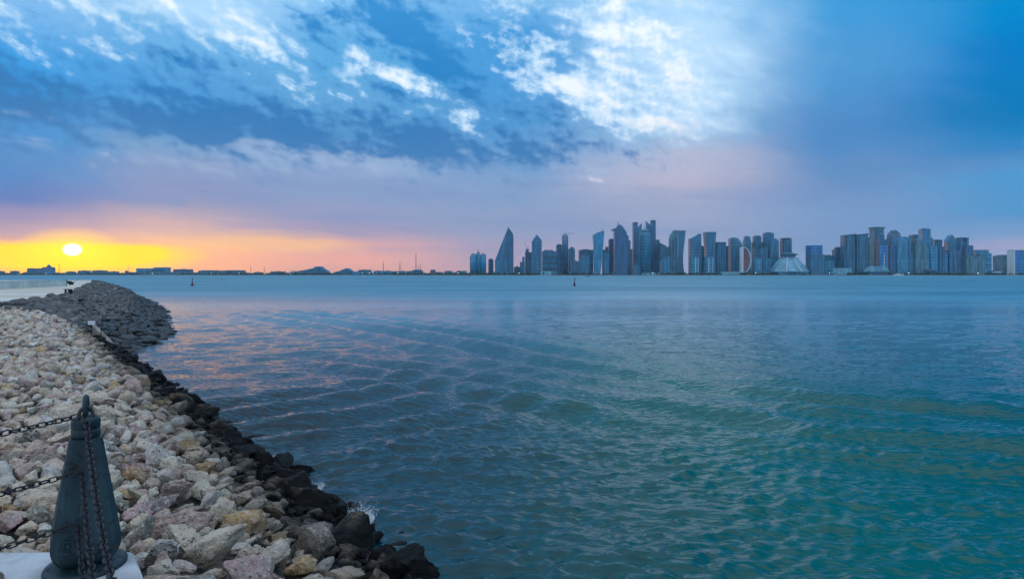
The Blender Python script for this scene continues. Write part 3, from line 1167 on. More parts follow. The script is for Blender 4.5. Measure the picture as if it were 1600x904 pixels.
def build_headland_things():
    conc = simple_mat('pale wall paint', (0.52, 0.60, 0.56), 0.85, 0.3, var=0.12, scale=0.8)
    dark = simple_mat('black metal', (0.012, 0.012, 0.014), 0.5, 0.4, var=0.3)
    # low wall
    A, B = Vector((-54.9, 75.0, 0.28)), Vector((-46.5, 47.0, 0.28))
    d = (B - A)
    L = d.length
    ang = math.atan2(d.y, d.x)
    w = thing('low_wall', 'long pale low wall on the sandy headland under the sun', 'wall', A, ang)
    bm = bmesh.new()
    bm_box(bm, 0, L, -0.10, 0.10, 0, 0.74, bevel=0.01)
    obj('wall_body', mesh_bm('wall_body', bm), conc, w)
    bm = bmesh.new()
    bm_box(bm, -0.03, L, -0.14, 0.14, 0.743, 0.80, bevel=0.01)
    obj('coping', mesh_bm('coping', bm), conc, w)
    bm = bmesh.new()
    bm_box(bm, -0.10, -0.004, -0.13, 0.13, 0, 0.84, bevel=0.01)
    obj('end_post', mesh_bm('end_post', bm), dark, w)
    # small dark cart beside the end of the wall
    p = ray_point(105, 445, 0.30)
    c = thing('hand_cart', 'small dark cart with a red load beside the end of the low wall', 'cart', p, R(20))
    red = simple_mat('faded red paint', (0.30, 0.03, 0.02), 0.6)
    bm = bmesh.new()
    bm_box(bm, -0.7, 0.7, -0.4, 0.4, 0.22, 0.42, bevel=0.02)
    obj('bed', mesh_bm('bed', bm), dark, c)
    bm = bmesh.new()
    bm_box(bm, -0.62, -0.05, -0.32, 0.32, 0.424, 0.72, bevel=0.05)
    obj('load', mesh_bm('load', bm), red, c)
    bm = bmesh.new()
    bm_box(bm, 0.02, 0.5, -0.3, 0.3, 0.424, 0.55, bevel=0.05)
    obj('tarpaulin', mesh_bm('tarpaulin', bm), dark, c)
    for sx in (-0.45, 0.45):
        for sy in (-0.42, 0.42):
            bm = bmesh.new()
            bm_lathe(bm, [(0.05, -0.04), (0.16, -0.04), (0.18, -0.02), (0.18, 0.02), (0.16, 0.04), (0.05, 0.04)], 16)
            obj('wheel', mesh_bm('wheel', bm), dark, c, (sx, sy, 0.18), (R(90), 0, 0))
    bm = bmesh.new()
    bm_tube(bm, [(0.7, 0, 0.35), (1.05, 0, 0.62), (1.25, 0, 0.72)], 0.02)
    obj('handle', mesh_bm('handle', bm), dark, c)
    # floodlight lying at the crest
    p = ray_point(107, 459, 0.30)
    c = thing('floodlight', 'small black floodlight box standing on the crest of the headland', 'floodlight', p, R(-12))
    bm = bmesh.new()
    bm_box(bm, -0.24, 0.24, -0.13, 0.13, 0.06, 0.36, bevel=0.02)
    obj('housing', mesh_bm('housing', bm), dark, c)
    bm = bmesh.new()
    bm_lathe(bm, [(0.075, 0.0), (0.085, 0.02), (0.07, 0.03), (0.02, 0.034)], 20)
    obj('lens', mesh_bm('lens', bm), simple_mat('lens glass', (0.7, 0.72, 0.75), 0.15), c, (0.05, -0.128, 0.24), (R(90), 0, 0))
    bm = bmesh.new()
    bm_box(bm, -0.26, 0.26, -0.27, -0.133, 0.352, 0.37)
    obj('visor', mesh_bm('visor', bm), dark, c)
    for sx in (-0.2, 0.2):
        bm = bmesh.new()
        bm_box(bm, sx - 0.03, sx + 0.03, -0.1, 0.1, 0.0, 0.06)
        obj('foot', mesh_bm('foot', bm), dark, c)
    # concrete kerb running down to the sea between boulders and pitching
    a, b2 = Vector(ray_point(146, 509, -0.50)), Vector(ray_point(193, 556, SEA - 0.1))
    d = b2 - a
    e = Vector((d.y, -d.x, 0)).normalized()
    bm = bmesh.new()
    n = 6
    up = Vector((0, 0, 1))
    prev = None
    for k in range(n + 1):
        o_ = a + d * (k / n)
        ring = [bm.verts.new(o_ + e * s_ + up * h_) for s_, h_ in ((-0.09, -0.5), (0.09, -0.5), (0.09, 0.05), (0.07, 0.08), (-0.07, 0.08), (-0.09, 0.05))]
        if prev:
            for i in range(6):
                bm.faces.new((prev[i], prev[(i + 1) % 6], ring[(i + 1) % 6], ring[i]))
        else:
            bm.faces.new(ring[::-1])
        prev = ring
    bm.faces.new(prev)
    tag(obj('concrete_kerb', mesh_bm('concrete_kerb', bm), simple_mat('weathered kerb concrete', (0.24, 0.22, 0.20), 0.9, 0.2, var=0.35, scale=3.0, bump=0.4)), 'narrow concrete kerb running down to the sea between boulders and dark stone slope', 'kerb')
    # little white notice and thin post on the kerb
    p = Vector(ray_point(143, 511, -0.42))
    s = thing('notice_board', 'small blank white notice plate among the boulders at the kerb top', 'notice', p, R(18))
    bm = bmesh.new()
    bm_box(bm, -0.13, 0.13, -0.012, 0.012, 0.10, 0.26, bevel=0.004)
    obj('plate', mesh_bm('plate', bm), simple_mat('white enamel', (0.78, 0.76, 0.78), 0.5, var=0.05), s)
    bm = bmesh.new()
    bm_tube(bm, [(0, 0.02, -0.5), (0, 0.02, 0.2)], 0.015)
    obj('stake', mesh_bm('stake', bm), dark, s)
    p = Vector(ray_point(157, 513, -0.55))
    s = thing('marker_post', 'thin dark leaning post beside the top of the concrete kerb', 'post', p)
    bm = bmesh.new()
    bm_tube(bm, [(0, 0, -0.4), (0.10, 0, 0.5)], 0.016)
    obj('rod', mesh_bm('rod', bm), dark, s)
    bm = bmesh.new()
    bm_tube(bm, [(0.098, 0, 0.48), (0.107, 0, 0.56)], 0.024)
    obj('cap', mesh_bm('cap', bm), dark, s)


build_headland_things()


# ================================================================== bollard and chains
def bollard_mat():
    m, g, b = new_mat('dark green painted iron')
    tc = g.node('ShaderNodeTexCoord')
    v = tc.outputs['Object']
    x, y, z = g.sep(v)
    n1 = g.noise(g.xyz(g.mul(x, 9.0), g.mul(y, 9.0), g.mul(z, 1.6)), 1.0, 5.0, 0.6)
    n2 = g.noise(v, 15.0, 7.0, 0.68)
    c = g.mix(g.ramp(n1, 0.3, 0.7), (0.003, 0.015, 0.020), (0.014, 0.043, 0.053))
    c = g.mix(g.ramp(n2, 0.58, 0.61), c, (0.002, 0.0025, 0.003))      # chips in the paint
    c = g.mix(g.ramp(n2, 0.42, 0.28, 0, 0.6), c, (0.036, 0.075, 0.088))
    n5 = g.noise(g.xyz(g.mul(x, 30.0), g.mul(y, 30.0), g.mul(z, 2.0)), 1.0, 4.0, 0.6)
    c = g.mix(g.ramp(n5, 0.56, 0.72, 0, 0.45), c, (0.048, 0.092, 0.105))
    g.put(b.inputs['Base Color'], c)
    g.put(b.inputs['Roughness'], g.ramp(n2, 0.3, 0.7, 0.40, 0.62))
    b.inputs['Specular IOR Level'].default_value = 0.45
    bn = g.node('ShaderNodeBump')
    bn.inputs['Strength'].default_value = 0.45
    bn.inputs['Distance'].default_value = 0.004
    g.l.new(g.ramp(n2, 0.58, 0.66, 1.0, 0.0), bn.inputs['Height'])
    g.l.new(bn.outputs[0], b.inputs['Normal'])
    return m


MAT_BOL = bollard_mat()
MAT_CHAIN = simple_mat('chain iron', (0.018, 0.018, 0.022), 0.5, 0.5, metal=0.4, var=0.5, scale=40.0)


def loft_square(bm, rows, cham=0.16):
    """rows: (half width, z). Chamfered square section."""
    prev = None
    for h, z in rows:
        c = h * cham
        pts = [(-h + c, -h), (h - c, -h), (h, -h + c), (h, h - c), (h - c, h), (-h + c, h), (-h, h - c), (-h, -h + c)]
        ring = [bm.verts.new((x, y, z)) for x, y in pts]
        if prev:
            for i in range(8):
                bm.faces.new((prev[i], prev[(i + 1) % 8], ring[(i + 1) % 8], ring[i]))
        else:
            bm.faces.new(ring[::-1])
        prev = ring
    bm.faces.new(prev)


def ring_mesh(R0, r0, seg=28, sub=10, stretch=1.0):
    bm = bmesh.new()
    rows = []
    for i in range(seg):
        a = 2 * math.pi * i / seg
        rows.append([bm.verts.new(((R0 + r0 * math.cos(2 * math.pi * k / sub)) * math.cos(a), r0 * math.sin(2 * math.pi * k / sub), (R0 + r0 * math.cos(2 * math.pi * k / sub)) * math.sin(a) * stretch)) for k in range(sub)])
    for i in range(seg):
        p, q = rows[i], rows[(i + 1) % seg]
        for k in range(sub):
            bm.faces.new((p[k], p[(k + 1) % sub], q[(k + 1) % sub], q[k]))
    return mesh_bm('ring', bm, True)


BOL_ROT = math.atan2(0.597, 0.802)       # front face looks along the promenade edge
CH_Z = (0.890, 0.595, 0.315)             # chain attachment heights


def make_bollard(loc, label, full=True):
    r = thing('bollard', label, 'bollard', loc, BOL_ROT, 'bollards along the promenade edge')
    bm = bmesh.new()
    bm_lathe(bm, [(0.210, 0.0), (0.210, 0.014), (0.203, 0.026), (0.180, 0.034), (0.130, 0.038), (0.105, 0.044)], 40)
    obj('base_flange', mesh_bm('base_flange', bm, True), MAT_BOL, r)
    bm = bmesh.new()
    rows = [(0.096, 0.040), (0.112, 0.052), (0.132, 0.072), (0.149, 0.098), (0.161, 0.128), (0.168, 0.158), (0.170, 0.185)]
    for k in range(1, 9):
        f = k / 8
        rows.append((0.170 + (0.080 - 0.170) * f, 0.185 + 0.580 * f))
    loft_square(bm, rows, 0.20)
    bmesh.ops.bevel(bm, geom=[e for e in bm.edges if e.calc_length() > 0.05 and abs(e.verts[0].co.z - e.verts[1].co.z) > 0.03], offset=0.003, segments=1, affect='EDGES')
    obj('body', mesh_bm('body', bm), MAT_BOL, r)
    bm = bmesh.new()
    bm_lathe(bm, [(0.064, 0.760), (0.071, 0.766), (0.073, 0.79), (0.073, 0.812), (0.0695, 0.815), (0.0695, 0.819), (0.073, 0.822), (0.073, 0.862), (0.069, 0.874), (0.054, 0.888), (0.030, 0.896), (0.012, 0.898)], 36)
    obj('cap', mesh_bm('cap', bm, True), MAT_BOL, r)
    # lifting eye on top: a stout upright ring seen edge-on, with a shackle threaded through it
    o = obj('top_ring', ring_mesh(0.043, 0.0135, stretch=1.25), MAT_BOL, r, (0, 0, 0.945), (0, 0, R(82)))
    o = obj('shackle', ring_mesh(0.034, 0.009, stretch=1.3), MAT_CHAIN, r, (0.0, -0.035, 0.900), (R(-28), 0, R(8)))
    # rosette cast on the front face
    face = lambda z: 0.170 + (0.080 - 0.170) * (z - 0.16) / 0.605
    for fx, fy, rz in ((0, -1, 0.0),):
        zc = 0.200
        h = face(zc)
        slope = math.atan2(0.170 - 0.080, 0.605)
        ro = thing('rosette', '', '')
        del ro['label'], ro['category']
        ro.parent = r
        ro.location = (-0.088, -h - 0.001, zc)
        ro.rotation_euler = (R(90) - slope, 0, rz)
        bm = bmesh.new()
        bm_lathe(bm, [(0.046, -0.006), (0.046, 0.004), (0.042, 0.008), (0.037, 0.004), (0.036, 0.002)], 28)
        obj('rim', mesh_bm('rim', bm, True), MAT_BOL, ro)
        bm = bmesh.new()
        bm_lathe(bm, [(0.013, 0.0), (0.013, 0.008), (0.009, 0.013), (0.003, 0.014)], 16)
        obj('boss', mesh_bm('boss', bm, True), MAT_BOL, ro)
        pet = bmesh.new()
        bmesh.ops.create_icosphere(pet, subdivisions=2, radius=1.0)
        for p in pet.verts:
            p.co = Vector((p.co.x * 0.0125, p.co.y * 0.0052, p.co.z * 0.006))
        pm = mesh_bm('petal', pet, True)
        for k in range(12):
            a = 2 * math.pi * k / 12
            obj('petal', pm, MAT_BOL, ro, (0.0245 * math.cos(a), 0.0245 * math.sin(a), 0.003), (0, 0, a))
    # eyes for the lower two chains on both outer faces
    eye = ring_mesh(0.020, 0.006)
    for z in CH_Z[1:]:
        h = face(max(z, 0.16))
        obj('chain_eye', eye, MAT_CHAIN, r, (-0.022 if z > 0.5 else -0.042, -h - 0.014, z), (0, 0, R(90)))
    return r


BOL = Vector((-2.515, 3.60, 0.0))
DIR_NEAR = Vector((0.607, -0.795, 0))
SPAN = 3.3
bol = make_bollard(BOL, 'dark green tapered iron bollard with ring and chains at the promenade corner')
BOL_N = BOL + DIR_NEAR * SPAN
NL = Vector((-0.802, -0.597, 0))
BOL_L = BOL + NL * SPAN


def link_mesh():
    """Oval chain link, long axis X, in the XY plane."""
    bm = bmesh.new()
    L, Wd, r = 0.0155, 0.0105, 0.0036
    path = []
    for k in range(7):
        a = -math.pi / 2 + math.pi * k / 6
        path.append((L * 0.55 + Wd * math.cos(a), Wd * math.sin(a)))
    for k in range(7):
        a = math.pi / 2 + math.pi * k / 6
        path.append((-L * 0.55 + Wd * math.cos(a), Wd * math.sin(a)))
    n, sub = len(path), 6
    rows = []
    for i in range(n):
        p0, p1 = path[i - 1], path[(i + 1) % n]
        t = Vector((p1[0] - p0[0], p1[1] - p0[1], 0)).normalized()
        nn = Vector((t.y, -t.x, 0))
        rows.append([bm.verts.new(Vector((path[i][0], path[i][1], 0)) + nn * r * math.cos(2 * math.pi * k / sub) + Vector((0, 0, r * math.sin(2 * math.pi * k / sub)))) for k in range(sub)])
    for i in range(n):
        p, q = rows[i], rows[(i + 1) % n]
        for k in range(sub):
            bm.faces.new((p[k], p[(k + 1) % sub], q[(k + 1) % sub], q[k]))
    return mesh_bm('link', bm, True)


LINK = link_mesh()
LINK.materials.append(MAT_CHAIN)
LINK_S = 1.28
PITCH = 0.0305 * LINK_S


def chain(a, b, sag, label, group):
    a, b = Vector(a), Vector(b)
    root = thing('chain', label, 'chain', a, 0, group)
    # sample the hanging curve evenly
    f = [a.lerp(b, t) - Vector((0, 0, 4 * sag * t * (1 - t))) for t in np.linspace(0, 1, 400)]
    cum = [0.0]
    for p, q in zip(f, f[1:]):
        cum.append(cum[-1] + (q - p).length)
    n = int(cum[-1] / PITCH)
    twist0 = random.uniform(0, 1.5)
    rest_v, rest_f, nv = [], [], 0
    lv = np.array([v.co[:] for v in LINK.vertices])
    lf = np.array([list(p.vertices) for p in LINK.polygons])
    for k in range(n):
        s = (k + 0.5) * PITCH
        i = min(int(np.searchsorted(cum, s)), len(f) - 1)
        p = f[i]
        d = (f[min(i + 2, len(f) - 1)] - f[max(i - 2, 0)]).normalized()
        side = d.cross(Vector((0, 0, 1))).normalized()
        up = side.cross(d)
        M = Matrix((d, side, up)).transposed().to_4x4()
        M = M @ Matrix.Rotation(0.7 + (math.pi / 2) * (k % 2) + random.gauss(0, 0.16) + twist0 * 0.15, 4, 'X') @ Matrix.Rotation(random.gauss(0, 0.05), 4, 'Z')
        M = M @ Matrix.Scale(LINK_S, 4)
        M.translation = p
        vis = p.y > 0.5 and abs(p.x / p.y) < 0.86 and (EYE - p.z) / p.y < 0.53
        if vis:
            o = obj('link', LINK, None, root)
            o.matrix_world = M
            o.matrix_parent_inverse = Matrix.Translation(-a)
        else:
            A = np.array(M)
            rest_v.append(lv @ A[:3, :3].T + A[:3, 3] - np.array(a))
            rest_f.append(lf + nv)
            nv += len(lv)
    if rest_v:
        o = obj('chain_run', mesh_np('chain_run', np.concatenate(rest_v), np.concatenate(rest_f), True), MAT_CHAIN, root)
        o['kind'] = 'stuff'


def face_h(z):
    return 0.170 + (0.080 - 0.170) * (max(z, 0.16) - 0.16) / 0.605


NAMES = ('top', 'middle', 'bottom')
for z, nm in zip(CH_Z, NAMES):
    out = 0.05 if nm == 'top' else face_h(z) + 0.030
    lo = 0.012 if nm == 'top' else 0.0
    sh = NL * (0.0, 0.022, 0.042)[NAMES.index(nm)]
    chain(BOL + DIR_NEAR * out + sh + NL * 0.03 + Vector((0, 0, z + lo)), BOL_L - NL * 0.10 + DIR_NEAR * out + Vector((0, 0, z)), 0.125, '%s of the three chains hanging left from the bollard over the rocks' % nm, 'chains left of the bollard')
    chain(BOL + DIR_NEAR * out + sh + Vector((0, 0, z - 0.01)), BOL_N - DIR_NEAR * 0.10 + sh + Vector((0, 0, z)), 0.26 - 0.02 * NAMES.index(nm), '%s of the three chains falling down the front of the bollard' % nm, 'chains down the front of the bollard')
# the bollards that hold the other ends stand just out of the picture
make_bollard(BOL_L, 'bollard out of sight at the left end of the three sagging chains')
make_bollard(BOL_N, 'bollard out of sight below the frame where the front chains end')
# stray stone lying on the promenade edge
o = obj('boulder', ROCK_HI[4], None, None, (-2.93, 3.40, 0.03), (0.1, 0.0, 0.4))
o.scale = (0.11, 0.09, 0.08)
o.color = (0.40, 0.35, 0.28, 1)
tag(o, 'brownish stone lying on the pale promenade slab in the lower left corner', 'boulder')


# ================================================================== far shore: towers
FACADES = {}


def facade(key, col, gloss=0.5, pattern='grid', dark=0.55):
    k = (key, pattern)
    if k in FACADES:
        return FACADES[k]
    if key != 'brick red':
        col = (col[0] * 0.08, col[1] * 0.72, min(0.9, col[2] * 1.1)) if gloss > 0.3 else (col[0] * 0.34, col[1] * 0.80, min(0.9, col[2] * 1.10))
    m, g, b = new_mat('facade ' + key + ' ' + pattern)
    tc = g.node('ShaderNodeTexCoord')
    x, y, z = g.sep(tc.outputs['Object'])
    s = g.add(x, y)
    fl = g.m('FRACT', g.mul(z, 1 / 4.2))
    mu = g.m('FRACT', g.mul(s, 1 / 3.6))
    wide = g.noise(g.xyz(g.mul(s, 0.11), g.mul(z, 0.006), 0.0), 1.0, 3.0, 0.6)
    patch = g.noise(g.xyz(g.mul(s, 0.05), g.mul(z, 0.03), 4.0), 1.0, 3.0, 0.6)
    cell = g.node('ShaderNodeTexWhiteNoise', noise_dimensions='3D')
    g.l.new(g.xyz(g.m('FLOOR', g.mul(s, 1 / 3.6)), g.m('FLOOR', g.mul(z, 1 / 4.2)), 0.0), cell.inputs['Vector'])
    lines = 0.0
    if pattern in ('grid', 'floors'):
        lines = g.ramp(fl, 0.70, 0.80)
    if pattern in ('grid', 'piers'):
        lines = g.m('MAXIMUM', lines, g.ramp(mu, 0.72 if pattern == 'grid' else 0.5, 0.82 if pattern == 'grid' else 0.6))
    glass = tuple(c * dark for c in col)
    lite = tuple(min(0.85, c * 1.35 + 0.02) for c in col)
    c = g.mix(lines, glass, lite)
    c = g.mix(g.ramp(wide, 0.40, 0.60, 0.0, 0.85), c, tuple(q * 0.6 for q in glass))
    c = g.mix(g.ramp(patch, 0.45, 0.70, 0.0, 0.5), c, lite)
    c = g.mix(g.mul(cell.outputs['Value'], 0.25), c, glass)
    big = g.m('FRACT', g.mul(z, 1 / (13.0 if pattern != 'floors' else 9.0)))
    c = g.mix(g.ramp(big, 0.74, 0.80, 0.0, 0.6 if pattern in ('grid', 'floors') else 0.2), c, lite)
    g.put(b.inputs['Base Color'], c)
    g.put(b.inputs['Roughness'], g.mad(lines, 0.35, 0.16 + 0.3 * (1 - gloss)))
    b.inputs['IOR'].default_value = 1.45 + 0.6 * gloss
    FACADES[k] = m
    return m


TEAL = ('teal', (0.10, 0.22, 0.28), 0.8)
DEEP = ('deep blue', (0.02, 0.12, 0.22), 0.9)
SKYB = ('light blue', (0.26, 0.42, 0.50), 0.6)
CYAN = ('cyan', (0.10, 0.34, 0.42), 0.8)
GREY = ('grey', (0.26, 0.29, 0.33), 0.35)
SLAT = ('slate', (0.12, 0.17, 0.22), 0.5)
TAN = ('tan', (0.36, 0.33, 0.31), 0.2)
PINK = ('rose grey', (0.34, 0.29, 0.32), 0.3)
WHT = ('white', (0.66, 0.70, 0.72), 0.2)
BRIGHT = ('bright blue', (0.03, 0.26, 0.46), 0.9)
GREEN = ('sea green', (0.16, 0.40, 0.42), 0.6)
RED = ('brick red', (0.36, 0.10, 0.11), 0.2)


def fmat(c, pattern='grid'):
    return facade(c[0], c[1], c[2], pattern)


MAT_STEEL = simple_mat('dark steel', (0.05, 0.06, 0.07), 0.5, 0.4, var=0.2)
MAT_WHITE = simple_mat('white cladding', (0.70, 0.72, 0.73), 0.6, 0.3, var=0.08, scale=0.1)
MAT_ROOF = simple_mat('roof plant', (0.16, 0.18, 0.20), 0.8, 0.2, var=0.3, scale=0.2)

GROUND = SEA + 2.6


class Tower:
    """A building at a bearing and distance; local x in metres across, z up from its foot."""
    def __init__(self, name, label, px, layer, cat='tower', group='skyline towers', y=None):
        Y = 2600.0
        for _ in range(3):
            Y = y or float(shore_y((px - 800) / F_PX * Y)) + 70 + 80 * layer
        self.Y = Y
        self.k = Y / F_PX
        self.px = px
        self.root = thing(name, label, cat, ((px - 800) * self.k, Y, GROUND), 0.0, group)

    def x(self, px): return (px - self.px) * self.k
    def z(self, py): return EYE - GROUND + (HORIZON - py) * self.k

    def part(self, name, bm, mat, smooth=False):
        return obj(name, mesh_bm(name, bm, smooth), mat, self.root)

    def box(self, name, x0, x1, ytop, col, pattern='grid', depth=None, ybot=None, rot=0.0, taper=0.0, dy=0.0, mat=None):
        w = (x1 - x0) * self.k
        d = depth or max(18.0, w * 0.8)
        if rot:
            c, s = abs(math.cos(rot)), abs(math.sin(rot))
            d = d * 0.8
            w = max((w - d * s) / c, 6.0)
        z0 = -0.5 if ybot is None else self.z(ybot)
        z1 = self.z(ytop)
        cx = self.x((x0 + x1) / 2)
        bm = bmesh.new()
        M = Matrix.Translation((cx, dy, 0)) @ Matrix.Rotation(rot, 4, 'Z')
        bm_box(bm, -w / 2, w / 2, -d / 2, d / 2, z0, z1, M)
        if taper:
            for v in bm.verts:
                if v.co.z > (z0 + z1) / 2:
                    v.co.x = cx + (v.co.x - cx) * (1 - taper)
                    v.co.y = dy + (v.co.y - dy) * (1 - taper)
        return self.part(name, bm, mat or fmat(col, pattern))

    def prof(self, name, pts, col, depth=30.0, pattern='grid', dy=0.0, mat=None):
        bm = bmesh.new()
        P = [(self.x(a), -0.5 if b is None else self.z(b)) for a, b in pts]
        f = [bm.verts.new((a, dy - depth / 2, b)) for a, b in P]
        k = [bm.verts.new((a, dy + depth / 2, b)) for a, b in P]
        bm.faces.new(f)
        bm.faces.new(k[::-1])
        n = len(P)
        for i in range(n):
            bm.faces.new((f[i], k[i], k[(i + 1) % n], f[(i + 1) % n]))
        return self.part(name, bm, mat or fmat(col, pattern))

    def round(self, name, rows, col, cx=None, seg=28, pattern='grid', squash=1.0, mat=None, dy=0.0):
        """rows: (half width px, py or None for the foot)."""
        bm = bmesh.new()
        bm_lathe(bm, [(max(h * self.k, 0.2), -0.5 if y is None else self.z(y)) for h, y in rows], seg)
        X = self.x(cx) if cx is not None else 0.0
        for v in bm.verts:
            v.co.y = v.co.y * squash + dy
            v.co.x += X
        o = self.part(name, bm, mat or fmat(col, pattern))
        me = o.data
        me.polygons.foreach_set('use_smooth', [len(p.vertices) == 4 for p in me.polygons])
        return o

    def spire(self, px, y0, y1, r=1.6, name='spire'):
        bm = bmesh.new()
        bm_tube(bm, [(self.x(px), 0, self.z(y0) - 1), (self.x(px), 0, self.z(y1))], [r, r * 0.45], 8)
        return self.part(name, bm, MAT_STEEL)

    def plant(self, x0, x1, y0, y1):
        """Rooftop plant standing on the roof at y0, up to y1."""
        w = (x1 - x0) * self.k
        cx = self.x((x0 + x1) / 2)
        bm = bmesh.new()
        bm_box(bm, cx - w / 2, cx + w / 2, -8, 8, self.z(y0) + 0.02, self.z(y1))
        return self.part('roof_plant', bm, MAT_ROOF)

    def slab(self, name, x0, x1, y0, y1, mat, depth, dy=0.0):
        bm = bmesh.new()
        bm_box(bm, self.x(x0), self.x(x1), dy - depth / 2, dy + depth / 2, self.z(y0), self.z(y1))
        return self.part(name, bm, mat)

    def strips(self, xs, y0, y1, wpx, mat, front, name='pier'):
        """Upright strips standing proud of the front."""
        for a in xs:
            bm = bmesh.new()
            bm_box(bm, self.x(a) - wpx * self.k / 2, self.x(a) + wpx * self.k / 2, front - 1.6, front - 0.02, -0.4 if y0 is None else self.z(y0), self.z(y1))
            self.part(name, bm, mat)

    def bands(self, ys, x0, x1, front, mat, h=3.0, name='floor_band'):
        for yy in ys:
            bm = bmesh.new()
            bm_box(bm, self.x(x0), self.x(x1), front - 1.2, front - 0.02, self.z(yy) - h / 2, self.z(yy) + h / 2)
            self.part(name, bm, mat)


def plain(label, x0, x1, ytop, col, layer, pattern='grid', rot=0.0, plant=True, spire=None, fins=0, cap=None, name='office_tower', taper=0.0, bands=0, steps=()):
    cx = (x0 + x1) / 2
    t = Tower(name, label, cx, layer)
    w = (x1 - x0) * t.k
    d = max(18.0, w * 0.8)
    t.box('body', x0, x1, ytop, col, pattern, rot=rot, taper=taper)
    wpx = x1 - x0
    for (a, b, yt) in steps:
        t.box('setback', a, b, yt, col, pattern, ybot=ytop + 0.02, depth=d * 0.7)
    top = min([ytop] + [q[2] for q in steps])
    if plant:
        t.plant(cx - wpx * 0.22, cx + wpx * 0.22, top, top - 1.3)
    if spire:
        t.spire(spire[0], top, spire[1], 1.3, 'antenna')
    if fins:
        lite = fmat(WHT if col in (SKYB, WHT) else SKYB, 'plain')
        t.strips([x0 + wpx * (k + 0.5) / fins for k in range(fins)], None, ytop + 1.2, wpx / fins * 0.28, lite, -d / 2)
    if bands:
        H = (429 - ytop)
        t.bands([ytop + H * (k + 1) / (bands + 1) for k in range(bands)], x0 - 0.02, x1 + 0.02, -d / 2, MAT_STEEL)
    if cap:
        t.slab('roof_canopy', x0 - cap, x1 + cap, top + 0.2, top - 0.7, MAT_ROOF, d + 8)
    return t


